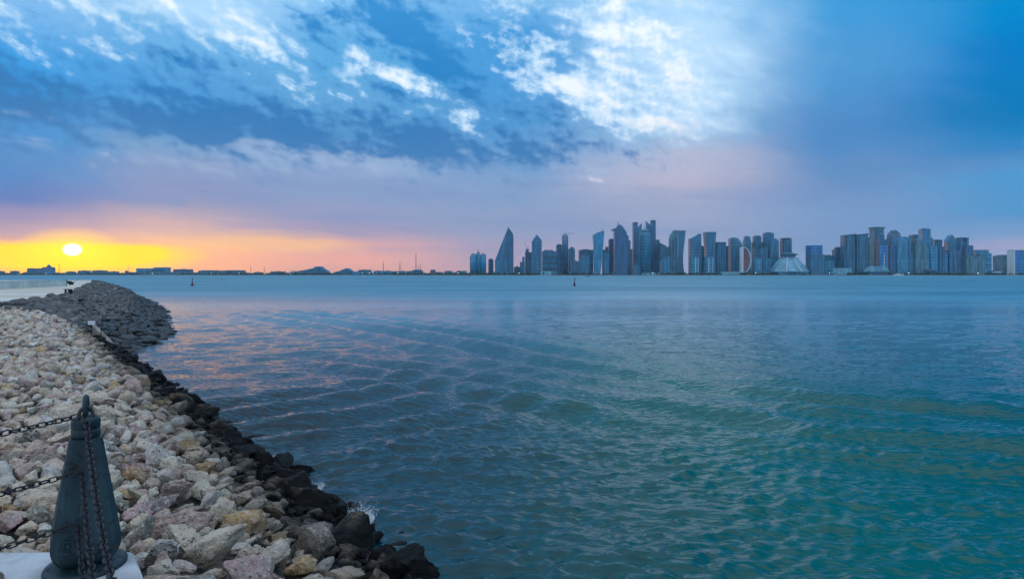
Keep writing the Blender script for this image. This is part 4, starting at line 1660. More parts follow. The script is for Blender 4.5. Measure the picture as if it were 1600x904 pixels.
def build_skyline():
    # --- cluster of three rounded blocks at the left end
    for px, hw, yt, lab in ((739.5, 4.4, 397, 'left of three rounded pale blue apartment towers at the end of the skyline'), (747.3, 3.2, 394.5, 'middle of three rounded pale blue towers, with a thin antenna'), (755.2, 4.6, 397, 'right of three rounded pale blue towers, just left of the sail tower')):
        t = Tower('apartment_tower', lab, px, 0, group='three rounded towers')
        t.round('body', [(hw, None), (hw, yt + 1.5), (hw * 0.8, yt + 0.4)], SKYB, pattern='floors', squash=0.8)
        t.slab('stair_core', px - hw - 1.0, px - hw * 0.55, 431, yt + 3, fmat(SLAT, 'plain'), 14, 10)
        t.round('roof_dome', [(hw * 0.78, yt + 0.36), (hw * 0.55, yt - 0.6), (hw * 0.1, yt - 1.2)], SLAT)
        if px == 747.3:
            t.spire(px, yt, 388)
    plain('small slate block between the rounded towers and the sail tower', 762.5, 771, 405, SLAT, 1, rot=0.3)
    # --- sail tower
    t = Tower('sail_tower', 'tall sail shaped tower with sloping left edge and sharp peak', 788, 0)
    t.prof('body', [(773.5, None), (773.5, 407), (781, 388), (788.4, 369.5), (793.2, 357.6), (794.7, 356.2), (797.6, 360), (800.4, 363.6), (802.3, 367.5), (802.3, None)], TEAL, 40, 'piers')
    t.prof('facet', [(794.0, 429), (794.0, 358.5), (795.2, 357.6), (797.6, 361), (800.4, 364.6), (801.9, 368.5), (801.9, 429)], SLAT, 3, 'piers', dy=-21.6)
    t.prof('peak_cap', [(793.9, 356.7), (794.6, 353.4), (795.4, 353.4), (795.5, 356.9)], SLAT, 10)
    t.slab('podium', 771, 806, 431, 424.5, fmat(GREY, 'floors'), 60, -4)
    plain('low dark block at the right foot of the sail tower', 803, 812.6, 417, SLAT, 1)
    plain('short stepped block right of the sail tower', 812.4, 820, 409, SLAT, 0, steps=((816, 819.6, 401),), plant=False)
    t = plain('unfinished tower with a leaning crane left of the curved crown tower', 820.4, 830.6, 394, SLAT, 1, 'floors', steps=((821.4, 826, 389),), plant=False)
    c = Tower('tower_crane', 'thin leaning crane on the unfinished tower', 824, 1, 'crane', None, y=t.Y)
    bm = bmesh.new()
    bm_tube(bm, [(c.x(823), 0, c.z(389.2)), (c.x(823), 0, c.z(386))], 1.0, 6)
    c.part('mast', bm, MAT_STEEL)
    bm = bmesh.new()
    bm_tube(bm, [(c.x(828), 0, c.z(388.6)), (c.x(823), 0, c.z(386.4)), (c.x(819.3), 0, c.z(377.5))], 0.8, 6)
    c.part('jib', bm, MAT_STEEL)
    # --- tower with an arc crown
    t = Tower('crowned_tower', 'blue tower with a stepped arc crown left of the wide hotel block', 838.6, 0)
    t.prof('body', [(831, None), (831, 376), (833.4, 376), (833.4, 371.5), (836.6, 371.5), (836.6, 368.6), (840.5, 369.8), (843.6, 372), (846.2, 376), (846.2, None)], TEAL, 34, 'grid')
    t.prof('crown_fin', [(836.6, 371.2), (836.6, 367.6), (838, 367.2), (841.5, 369), (840.5, 370.8)], SKYB, 6, 'plain', dy=-18)
    t.strips([834.6, 842.6], None, 378, 0.7, fmat(SLAT, 'plain'), -17)
    plain('wide flat grey blue hotel block with a low ridge roof', 847, 869.5, 392.5, TEAL, 1, 'floors', plant=False, steps=((850, 864, 390.6),), bands=3)
    plain('plain dark block left of the crane topped round tower', 869, 879, 382.5, DEEP, 1, 'piers', fins=3)
    t = Tower('round_tower', 'slim round tower with a crane on its roof', 883, 0)
    t.round('body', [(4.9, None), (4.9, 369.5), (4.2, 368)], DEEP, pattern='floors')
    t.plant(881, 885.4, 368, 366.6)
    Yr = t.Y
    c = Tower('tower_crane', 'crane with a long level jib on the roof of the slim round tower', 884, 0, 'crane', None, y=Yr)
    bm = bmesh.new()
    bm_tube(bm, [(c.x(884), 0, c.z(366.6)), (c.x(884), 0, c.z(363.4))], 1.0, 6)
    c.part('mast', bm, MAT_STEEL)
    bm = bmesh.new()
    bm_tube(bm, [(c.x(876.4), 0, c.z(367.2)), (c.x(884), 0, c.z(365.2)), (c.x(896), 0, c.z(364.2))], 0.9, 6)
    c.part('jib', bm, MAT_STEEL)
    plain('mid height block behind the slim round tower', 888, 898, 388.5, TEAL, 1, 'piers', fins=2, steps=((891, 896.5, 387),))
    plain('low dark podium block right of the slim round tower', 892, 904, 408, SLAT, 0, 'floors')
    plain('broad slate block left of the flared pale tower', 904.6, 926, 390.5, SLAT, 2, 'grid', bands=2)
    plain('pale mid height block in front of the broad slate block', 910, 921, 398, SKYB, 1, 'grid')
    plain('low teal block in front of the broad slate block', 904.6, 918, 403.5, TEAL, 0, 'piers')
    # --- flared tower
    t = Tower('flared_tower', 'pale flared tower widening upward to a slanted roof', 934.8, 0)
    t.prof('body', [(928.6, None), (928.6, 424), (928.3, 405), (927.4, 385), (926.2, 368.2), (930, 365.6), (936, 363.3), (943.4, 361.8), (942.6, 375), (941.2, 392), (939.4, 408), (937.8, 424), (937.6, None)], SKYB, 30, 'floors')
    t.prof('roof_rim', [(926.2, 368.0), (930, 365.4), (936, 363.1), (943.4, 361.6), (943.5, 360.9), (936, 362.3), (930, 364.6), (926.0, 367.4)], WHT, 32, 'plain')
    t.spire(941.4, 362, 355, 0.9, 'antenna')
    plain('slate block with a reddish top storey behind the flared tower', 941, 950.5, 390, SLAT, 2, 'grid', plant=False).box('top_storey', 945.8, 950.3, 385.6, RED, 'plain', ybot=389.98)
    plain('small grey block between the flared tower and the deep blue sail tower', 942.6, 951, 396, GREY, 0, 'floors')
    plain('dark blue slab attached left of the spired blue tower', 951, 959.6, 374, DEEP, 1, 'piers')
    # --- deep blue curved tower with spire
    t = Tower('spired_tower', 'deep blue curved tower with stepped shoulder and short spire', 969, 0)
    t.prof('body', [(959.4, None), (959.4, 360.6), (955.4, 360.4), (955.2, 358.6), (960, 356.8), (963.8, 355.2), (964.6, 352.2), (968.6, 351.4), (972.4, 355), (975.6, 359.4), (977.8, 363.4), (978.8, 368), (979.2, None)], DEEP, 36, 'piers')
    t.spire(966, 352, 345.6, 2.0)
    t.strips([962.6, 970.5], None, 362, 0.6, fmat(BRIGHT, 'plain'), -18)
    plain('narrow block stepping down right of the spired blue tower', 979, 984.6, 375.5, TEAL, 1, 'piers', plant=False, steps=((979.2, 982, 368),))
    plain('thin reddish tower behind the spired blue tower', 983.4, 987.6, 389, PINK, 2, 'floors', plant=False)
    # --- twin slabs with swept wings around the domed tower
    for lab, sl, wing in (('left of the twin tall dark slabs with a swept wing top', [(989, None), (989, 347.8), (995.7, 347.8), (995.7, None)], [(995.74, None), (995.74, 356.5), (998.8, 353), (1002.2, 348.8), (1002.2, None)]),
                          ('right of the twin tall dark slabs, highest in the skyline', [(1016.8, None), (1016.8, 344.8), (1023.4, 344.8), (1023.6, 372), (1023.9, None)], [(1009.2, None), (1009.2, 345.4), (1012, 348.4), (1016.7, 352.4), (1016.7, None)])):
        t = Tower('slab_tower', lab, sum(p[0] for p in sl) / len(sl), 2, group='twin slab towers')
        t.prof('slab', sl, DEEP, 30, 'piers')
        t.prof('wing', wing, TEAL, 14, 'piers')
        t.slab('roof_rail', sl[0][0] - 0.2, sl[2][0] + 0.2, sl[1][1] + 0.05, sl[1][1] - 0.5, MAT_ROOF, 32)
    t = Tower('domed_tower', 'grey round tower with a domed top and needle between the twin slabs', 1008, 0)
    t.round('body', [(8.9, None), (8.9, 375), (8.7, 368), (8.1, 363)], GREY, pattern='grid', seg=36)
    t.round('dome', [(8.08, 362.98), (7.0, 360.2), (5.2, 358.6), (2.4, 357.7), (0.5, 357.4)], GREY, pattern='plain', seg=36)
    t.spire(1006.8, 357.6, 346.4, 0.9, 'needle')
    t.slab('podium', 990, 1001, 431, 414, fmat(GREY, 'floors'), 30, 8)
    plain('slim grey block at the right shoulder of the twin slabs', 1024, 1030, 374.5, SLAT, 2, 'floors', plant=False)
    t = Tower('wedge_building', 'dark wedge roofed block sloping down right of the twin slabs', 1037, 1)
    t.prof('body', [(1030, None), (1030, 381), (1035, 384), (1040, 386), (1045.6, 385.4), (1045.6, None)], SLAT, 30, 'grid')
    t.prof('roof_beam', [(1030, 380.6), (1040, 385.4), (1040, 384.6), (1030, 379.6)], GREY, 32, 'plain')
    t = Tower('arched_block', 'low blue green block with an arched top at the foot of the stone faced tower', 1039, 0)
    t.prof('body', [(1032, None), (1032, 407.5), (1036, 405), (1039, 402), (1042, 400.6), (1045.4, 400.4), (1045.4, None)], CYAN, 24, 'piers')
    t.strips([1036, 1041], None, 408, 0.7, fmat(SKYB, 'plain'), -12)
    t.slab('podium', 1031.6, 1046, 431, 425, fmat(GREY, 'floors'), 34)
    # --- big waisted tower, stone front
    t = Tower('waisted_tower', 'broad waisted tower with a curved stone front and dark slot', 1057, 1)
    t.prof('body', [(1047, None), (1046, 400), (1046.4, 372), (1049, 365), (1052.5, 361.6), (1069.4, 361.2), (1068.6, 372), (1067, 385), (1065.8, 398), (1065.6, 410), (1066.4, 420), (1068.2, None)], TEAL, 36, 'floors')
    t.prof('stone_front', [(1045.6, 429), (1045.4, 372), (1048.4, 364.6), (1052, 362.6), (1058, 363.4), (1058.6, 380), (1058.4, 429)], TAN, 5, 'piers', dy=-20.6)
    t.slab('window_slot', 1048.2, 1050.6, 424, 375, fmat(DEEP, 'plain'), 2, -24.2)
    t.slab('window_slot', 1053.4, 1054.8, 424, 370, fmat(DEEP, 'plain'), 2, -24.2)
    t.slab('roof_rim', 1051.6, 1069.8, 361.1, 360.4, MAT_ROOF, 38)
    # --- slanted roof tower
    t = Tower('slant_roof_tower', 'slate tower with a roof slanting up to the right and banded floors', 1085.5, 1)
    t.prof('body', [(1077, None), (1077, 373), (1083, 370), (1090, 365.8), (1094.2, 365.8), (1094.2, None)], TEAL, 32, 'grid')
    t.bands([377, 383, 389, 395], 1083, 1093.6, -16, fmat(SLAT, 'plain'), 4)
    t.spire(1091, 366, 361, 0.9, 'antenna')
    for cx, lab in ((1084.5, 'left of two pale green glass blocks with a bright white edge'), (1107.5, 'right of two pale green glass blocks with a bright white edge')):
        t = Tower('glass_block', lab, cx, 0, group='twin green glass blocks')
        t.box('body', cx - 5.8, cx + 5.8, 402, GREEN, 'grid')
        t.prof('crown', [(cx - 5.8, 401.96), (cx - 5.0, 400.6), (cx + 2.5, 400.4), (cx + 4.8, 401), (cx + 5.8, 401.96)], SKYB, 18, 'plain')
        t.strips([cx - 1.6 if cx > 1100 else cx + 1.0], None, 402, 0.9, MAT_WHITE, -max(18, 11.6 * t.k * 0.8) / 2, 'white_edge')
        t.strips([cx + 5.0], None, 403, 0.5, MAT_WHITE, -max(18, 11.6 * t.k * 0.8) / 2, 'white_edge')
    plain('narrow slate tower between the slanted and the flared flat topped towers', 1094.4, 1100.4, 385.5, SLAT, 2)
    t = Tower('waisted_tower', 'slim waisted tower with a flared flat top', 1108.6, 1)
    t.prof('body', [(1101.4, None), (1102, 405), (1101.6, 385), (1100.2, 363.4), (1117.2, 363.6), (1115.8, 385), (1115.4, 405), (1116.4, None)], TEAL, 34, 'grid')
    t.slab('roof_rim', 1100, 1117.4, 363.35, 362.7, MAT_ROOF, 36)
    t.strips([1106, 1111], 429, 366, 0.5, fmat(SLAT, 'plain'), -17)
    plain('flat capped slate tower right of the slim waisted tower', 1118.6, 1132.2, 379, SLAT, 1, 'piers', cap=0.7, fins=4, plant=False)
    plain('low slate tower left of the lattice crowned tower', 1132.8, 1140, 385.5, TEAL, 2, 'grid', spire=(1134, 379))
    t = Tower('lattice_crown_tower', 'dark tower with a white latticed crown left of the half moon building', 1149, 1)
    t.prof('body', [(1140, None), (1140, 372), (1144, 371), (1150, 372), (1155, 376.6), (1158.4, 384.6), (1158.4, None)], TEAL, 32, 'piers')
    for k in range(5):
        a = 1142.5 + k * 2.4
        t.prof('lattice_bar', [(a, 385), (a + 2.0, 376), (a + 2.7, 376), (a + 0.7, 385)], WHT, 2, 'plain', dy=-17.2)
        t.prof('lattice_bar', [(a + 2.0, 385), (a, 376), (a + 0.7, 376), (a + 2.7, 385)], WHT, 2, 'plain', dy=-19.4)
    t.strips([1146, 1152.4], None, 385, 1.2, fmat(SKYB, 'plain'), -16)
    t.spire(1153.6, 375, 370, 1.0, 'antenna')
    # --- half moon building
    t = Tower('half_moon_building', 'half moon building with a pale curved rim and reddish lattice face', 1165, 0)
    n = 12
    arc = [(1159.8 + 10.6 * math.cos(-math.pi / 2 + math.pi * k / n), 406 - 19.4 * math.sin(-math.pi / 2 + math.pi * k / n)) for k in range(n + 1)]
    t.prof('face', [(1159.8, 425.4)] + arc[1:-1] + [(1159.8, 386.6)], PINK, 18, 'grid', mat=fmat(RED, 'grid'))
    arc2 = [(1159.8 + 13.2 * math.cos(-math.pi / 2 + math.pi * k / n), 406 - 20.6 * math.sin(-math.pi / 2 + math.pi * k / n)) for k in range(n + 1)]
    t.prof('curved_rim', arc + arc2[::-1], SKYB, 26, 'floors', mat=simple_mat('pale blue rim', (0.42, 0.60, 0.68), 0.5, 0.4, var=0.1, scale=0.1))
    t.slab('white_edge', 1157.6, 1159.7, 428, 386, MAT_WHITE, 28)
    for k in range(1, n):
        (a, b), (c_, d_) = arc[k], arc2[k]
        t.prof('rim_rib', [(a - 0.8, b + 0.35), (c_ - 0.4, d_ + 0.35), (c_ - 0.4, d_ - 0.35), (a - 0.8, b - 0.35)], WHT, 2, 'plain', dy=-14.4)
    t.slab('podium', 1154, 1176, 431.2, 427.6, MAT_WHITE, 40)
    # --- behind and right of it
    plain('slim tower with pale crown rising behind the half moon building', 1161.8, 1172, 375, TEAL, 2, 'piers', steps=((1163, 1171.4, 370),), fins=3)
    plain('tapered slate tower with a stepped top right of the half moon building', 1176, 1190.4, 378, SLAT, 2, 'grid', steps=((1177.6, 1188, 369.2),), taper=0.04)
    plain('tall plain grey tower highest right of the half moon building', 1193.6, 1207, 364, GREY, 2, 'grid', fins=3)
    plain('dark tower with chamfered top in front of the tall plain grey tower', 1201.4, 1214.8, 376, TEAL, 1, 'piers', steps=((1203, 1213.6, 373.4),))
    plain('lower slate pair, left block, behind the pale waterfront blocks', 1176, 1186.4, 388.5, SLAT, 1, 'grid')
    plain('lower slate pair, right block, behind the pale waterfront blocks', 1186.6, 1198, 388, TEAL, 1, 'piers')
    plain('pale twin block with upright ribs, left one, at the waterfront', 1177.4, 1189, 403.5, SKYB, 0, 'piers', fins=4)
    plain('pale twin block with upright ribs, right one, at the waterfront', 1190.4, 1202, 403.5, GREY, 0, 'piers', fins=4)
    plain('small blue block just left of the pyramid hotel', 1208.6, 1218, 402.5, CYAN, 1, 'grid')
    plain('tapered slate tower with flat cap behind the pyramid hotel', 1220.6, 1235, 374.5, SLAT, 2, 'piers', taper=0.05, cap=0.4, steps=((1222.4, 1233.4, 372.8),), fins=3)
    # --- pyramid hotel
    t = Tower('pyramid_hotel', 'pale truncated pyramid hotel with a wide brimmed flat top', 1232.5, 0)
    pm = fmat(('pyramid', (0.50, 0.54, 0.53), 0.2), 'floors')
    bm = bmesh.new()
    k = t.k
    rows = [(27.4, 424.2, 0.8), (19.5, 412.5, 0.72), (11.8, 402.2, 0.62)]
    prev = None
    for hw, yy, sq in rows:
        ring = [bm.verts.new((hw * k * math.cos(R(a)) / math.cos(R(30)), hw * k * sq * math.sin(R(a)), t.z(yy))) for a in (-150, -90, -30, 30, 90, 150)]
        if prev:
            for i in range(6):
                bm.faces.new((prev[i], prev[(i + 1) % 6], ring[(i + 1) % 6], ring[i]))
        else:
            bm.faces.new(ring[::-1])
        prev = ring
    bm.faces.new(prev)
    t.part('pyramid_body', bm, pm)
    for sx in (-1, 1):
        bm = bmesh.new()
        for (h0, y0, s0), (h1, y1, s1) in zip(rows, rows[1:]):
            bm_tube(bm, [(sx * h0 * k * 0.42, -h0 * k * s0 * 0.80 - 1, t.z(y0)), (sx * h1 * k * 0.42, -h1 * k * s1 * 0.80 - 1, t.z(y1))], 1.3, 6)
        t.part('ridge_rib', bm, MAT_WHITE)
    t.round('neck', [(10.2, 402.18), (10.2, 399.4)], SLAT, seg=12, squash=0.65)
    t.round('brim', [(10.0, 399.38), (13.8, 397.6), (13.8, 396.6), (11.0, 396.2)], GREY, seg=24, squash=0.65, pattern='plain')
    t.round('roof_lounge', [(9.0, 396.18), (8.6, 395.2), (3, 394.8)], SLAT, seg=16, squash=0.65)
    t.slab('ground_floor', 1209, 1256, 431.2, 424.3, fmat(GREY, 'piers'), 90)
    # --- right hand half
    plain('bright blue glass block standing alone right of the pyramid hotel', 1262.4, 1281.4, 383.4, BRIGHT, 1, 'grid', plant=False)
    plain('lower teal block in front of the bright blue glass block', 1263, 1284, 397.8, TEAL, 0, 'piers')
    plain('flat grey block right of the lone blue glass block', 1284, 1302, 400.4, GREY, 1, 'floors', steps=((1287, 1299, 399.4),))
    plain('pale apartment slab in front of the flat grey block', 1286, 1300, 408, GREY, 0, 'grid')
    plain('slate tower with stepped top left of the dark green pair', 1302.6, 1315.4, 390, SLAT, 1, 'grid', steps=((1304.6, 1314.6, 387.2),))
    for x0, x1, yt, lab in ((1316.2, 1332.6, 366.5, 'left of the dark green glass pair with tilted roof brims'), (1335, 1352.6, 365.8, 'right of the dark green glass pair with tilted roof brims')):
        t = Tower('brimmed_tower', lab, (x0 + x1) / 2, 0, group='dark green brimmed pair')
        t.box('body', x0, x1, yt + 1.6, ('dark green', (0.05, 0.17, 0.22), 0.9), 'piers', taper=0.02)
        t.prof('roof_brim', [(x0 + 0.6, yt + 1.5), (x0 + 0.4, yt + 0.9), (x1 + 0.8, yt - 1.0), (x1 + 0.8, yt - 0.3), (x1 - 0.4, yt + 1.5)], SLAT, 40, 'plain')
        t.strips([x0 + 3, x1 - 3], None, yt + 4, 0.6, fmat(SLAT, 'plain'), -max(18, (x1 - x0) * t.k * 0.8) / 2)
    plain('narrow tower tucked behind the right dark green tower', 1352.4, 1359, 371.5, TEAL, 2, 'piers')
    t = Tower('framed_tower', 'tall tower with a pale stone frame around a dark glass slot', 1369.6, 1)
    t.box('body', 1362, 1377.4, 356.8, TAN, 'floors', depth=34)
    t.slab('cornice', 1360.6, 1378.6, 356.75, 355, fmat(TAN, 'plain'), 42)
    t.slab('glass_slot', 1365.4, 1370, 429, 360, fmat(DEEP, 'piers'), 2, -18.1)
    t.slab('glass_slot', 1372, 1374, 429, 360, fmat(DEEP, 'piers'), 2, -18.1)
    t = Tower('pointed_tower', 'grey tower tapering to a small point beside the pale framed tower', 1377, 0)
    t.box('body', 1371.4, 1383, 374.5, SLAT, 'piers')
    t.box('upper_stage', 1372.4, 1380.4, 367.6, SLAT, 'piers', ybot=374.48, depth=16)
    t.round('peak', [(3.4, 367.58), (2.2, 365.8), (0.3, 363.6)], GREY, seg=8, pattern='plain')
    plain('short bright blue block below the grey pointed tower', 1372.2, 1384.2, 383.6, BRIGHT, 0, 'grid').strips([1377.6], None, 396, 0.7, MAT_WHITE, -16)
    t = Tower('dome_topped_tower', 'rose grey tower with a rounded teal dome top', 1396.4, 1)
    t.box('body', 1388.4, 1404.2, 372, PINK, 'grid', depth=34)
    t.prof('shoulder', [(1388.8, 371.96), (1389.6, 366), (1391, 363), (1402, 363), (1403.4, 366), (1404, 371.96)], PINK, 30, 'grid')
    t.round('dome', [(5.6, 362.96), (5.2, 360.8), (3.6, 359.2), (0.6, 358.6)], CYAN, seg=24, pattern='plain')
    plain('dark blue block with pale lower wing under the teal domed tower', 1387.8, 1397.4, 384, DEEP, 0, 'piers')
    plain('pale ribbed tower left half of a joined pair', 1398.2, 1413.6, 373.6, SKYB, 0, 'piers', fins=5, steps=((1401, 1412, 372.2),), plant=False)
    plain('dark ribbed tower right half of a joined pair', 1413.8, 1421.6, 371.4, TEAL, 0, 'piers', plant=False, steps=((1408, 1416, 370),))
    plain('slate tower with toothed roof behind the tan crowned tower', 1423.4, 1438, 367.6, SLAT, 2, 'piers', plant=False, steps=((1425, 1428, 366.6), (1430, 1433, 366.6), (1435, 1437.6, 366.6)))
    plain('tall plain teal tower highest of the right cluster', 1438.2, 1450.8, 357.6, CYAN, 1, 'grid', fins=2)
    t = Tower('tan_crowned_tower', 'broad tan stone tower with a stepped pointed crown', 1435, 0)
    t.box('body', 1426.2, 1444, 383, TAN, 'piers', depth=36)
    t.box('upper_stage', 1427.6, 1442.4, 377.4, TAN, 'piers', ybot=382.98, depth=30)
    t.box('crown', 1429.6, 1440, 374, TAN, 'floors', ybot=377.38, depth=22)
    t.round('peak', [(4.4, 373.98), (2.4, 372.4), (0.4, 371.4)], GREY, seg=8, pattern='plain')
    plain('small pale block left of the tan crowned tower', 1421.8, 1426, 394.5, GREY, 0, 'floors')
    plain('dark shoulder block right of the tallest teal tower', 1450.9, 1455.4, 372, TEAL, 1, 'piers')
    plain('rounded grey blue tower with flat cap right of the tallest teal tower', 1457.4, 1469, 375.4, TEAL, 2, 'piers', cap=0.2, fins=3)
    plain('left of the pale blue slab pair with a dark gap', 1445.6, 1449.6, 385.4, SKYB, 0, 'floors', plant=False)
    plain('right of the pale blue slab pair with a dark gap', 1451.4, 1462, 385, SKYB, 0, 'grid', plant=False)
    plain('dark blue tower right of the pale blue slab pair', 1463.6, 1473.6, 385.4, DEEP, 0, 'piers', fins=2)
    plain('short pale blue block right of the dark blue tower', 1473.8, 1478.4, 394.5, SKYB, 0, 'piers')
    t = Tower('onion_top_tower', 'grey blue tower with a pointed arch shaped top', 1484.5, 1)
    t.prof('body', [(1478.6, None), (1478.6, 378), (1479.4, 374.6), (1481.4, 371.2), (1484.5, 367.4), (1487.6, 371.2), (1489.6, 374.6), (1490.4, 378), (1490.4, None)], TEAL, 30, 'floors')
    t.spire(1484.5, 367.6, 365.6, 0.8, 'finial')
    t = Tower('slashed_glass_block', 'dark glass block with a slanting pale line across its face', 1488, 0)
    t.box('body', 1478.6, 1497.8, 391.4, DEEP, 'piers', depth=34)
    t.prof('slanting_line', [(1486, 393), (1487.2, 393), (1489.4, 429), (1488.2, 429)], WHT, 2, 'plain', dy=-18.2)
    t.strips([1481], None, 393, 2.2, fmat(SKYB, 'plain'), -17)
    # --- arch tower: real opening through the top
    t = Tower('arch_tower', 'grey tower with an open square arch at the top', 1503.4, 1)
    t.box('leg_block', 1497.2, 1500.6, 372.6, GREY, 'piers', depth=26)
    t.box('leg_block', 1506.8, 1510.2, 372.6, GREY, 'piers', depth=26)
    t.slab('lintel', 1496.8, 1510.6, 372.55, 371, fmat(GREY, 'plain'), 28)
    t.slab('core', 1500.62, 1506.78, 431, 377, fmat(DEEP, 'piers'), 20, 1)
    plain('dark slab tower in front of the open arch tower', 1506, 1517.4, 383.4, DEEP, 0, 'grid', plant=False, fins=1)
    t = Tower('twin_crown_block', 'pale stone block with two small crowned towers and a lower middle', 1512, 0)
    t.slab('middle', 1507.5, 1516.5, 431, 402, fmat(TAN, 'floors'), 26, -30)
    for cx in (1502.4, 1521.4):
        t.box('side_tower', cx - 4.6, cx + 4.6, 400, TAN, 'piers', depth=30, dy=-30)
        t.box('crown', cx - 3.2, cx + 3.2, 397.6, TAN, 'plain', ybot=399.98, depth=18, dy=-30)
        t.round('crown_peak', [(2.4, 397.58), (1.4, 396.4), (0.2, 395.4)], GREY, cx=cx, seg=8, pattern='plain', dy=-30)
    t = Tower('wide_glass_building', 'wide teal glass building with dark floor bands and a stepped right end', 1531, 1)
    t.prof('body', [(1518.6, None), (1518.6, 391.2), (1539.2, 391.2), (1539.2, 395), (1543.8, 395.6), (1543.8, None)], CYAN, 40, 'grid')
    t.bands([405.2, 414.4], 1526, 1543.6, -20, MAT_STEEL, 3)
    t.slab('roof_rim', 1518.2, 1539.6, 391.15, 390.4, MAT_ROOF, 42)
    t = plain('squat tan block near the right edge', 1558, 1580, 399.4, TAN, 1, 'piers', plant=False, steps=((1561, 1577, 398.2),))
    t = Tower('framed_tower', 'blue glass block with white side frames at the right edge', 1589, 0)
    t.box('body', 1580.4, 1597.4, 391.6, BRIGHT, 'grid', depth=34)
    t.slab('side_frame', 1579, 1580.38, 431, 390.6, MAT_WHITE, 37)
    t.slab('side_frame', 1597.42, 1598.8, 431, 390.6, MAT_WHITE, 37)
    t.slab('roof_beam', 1579, 1598.8, 391.55, 390.62, MAT_ROOF, 30)


build_skyline()


# ================================================================== far shore: low things
def low_block(name, label, x0, x1, ytop, col, pattern, layer, group, extra=None):
    t = Tower(name, label, (x0 + x1) / 2, layer, 'building', group)
    t.box('walls', x0, x1, ytop, col, pattern, depth=26)
    w = x1 - x0
    t.slab('roof_parapet', x0 - 0.1, x1 + 0.1, ytop - 0.02, ytop - 0.35, MAT_ROOF, 27)
    if extra:
        extra(t)
    elif w > 4:
        t.plant((x0 + x1) / 2 - w * 0.12, (x0 + x1) / 2 + w * 0.12, ytop, ytop - 0.9)
    return t


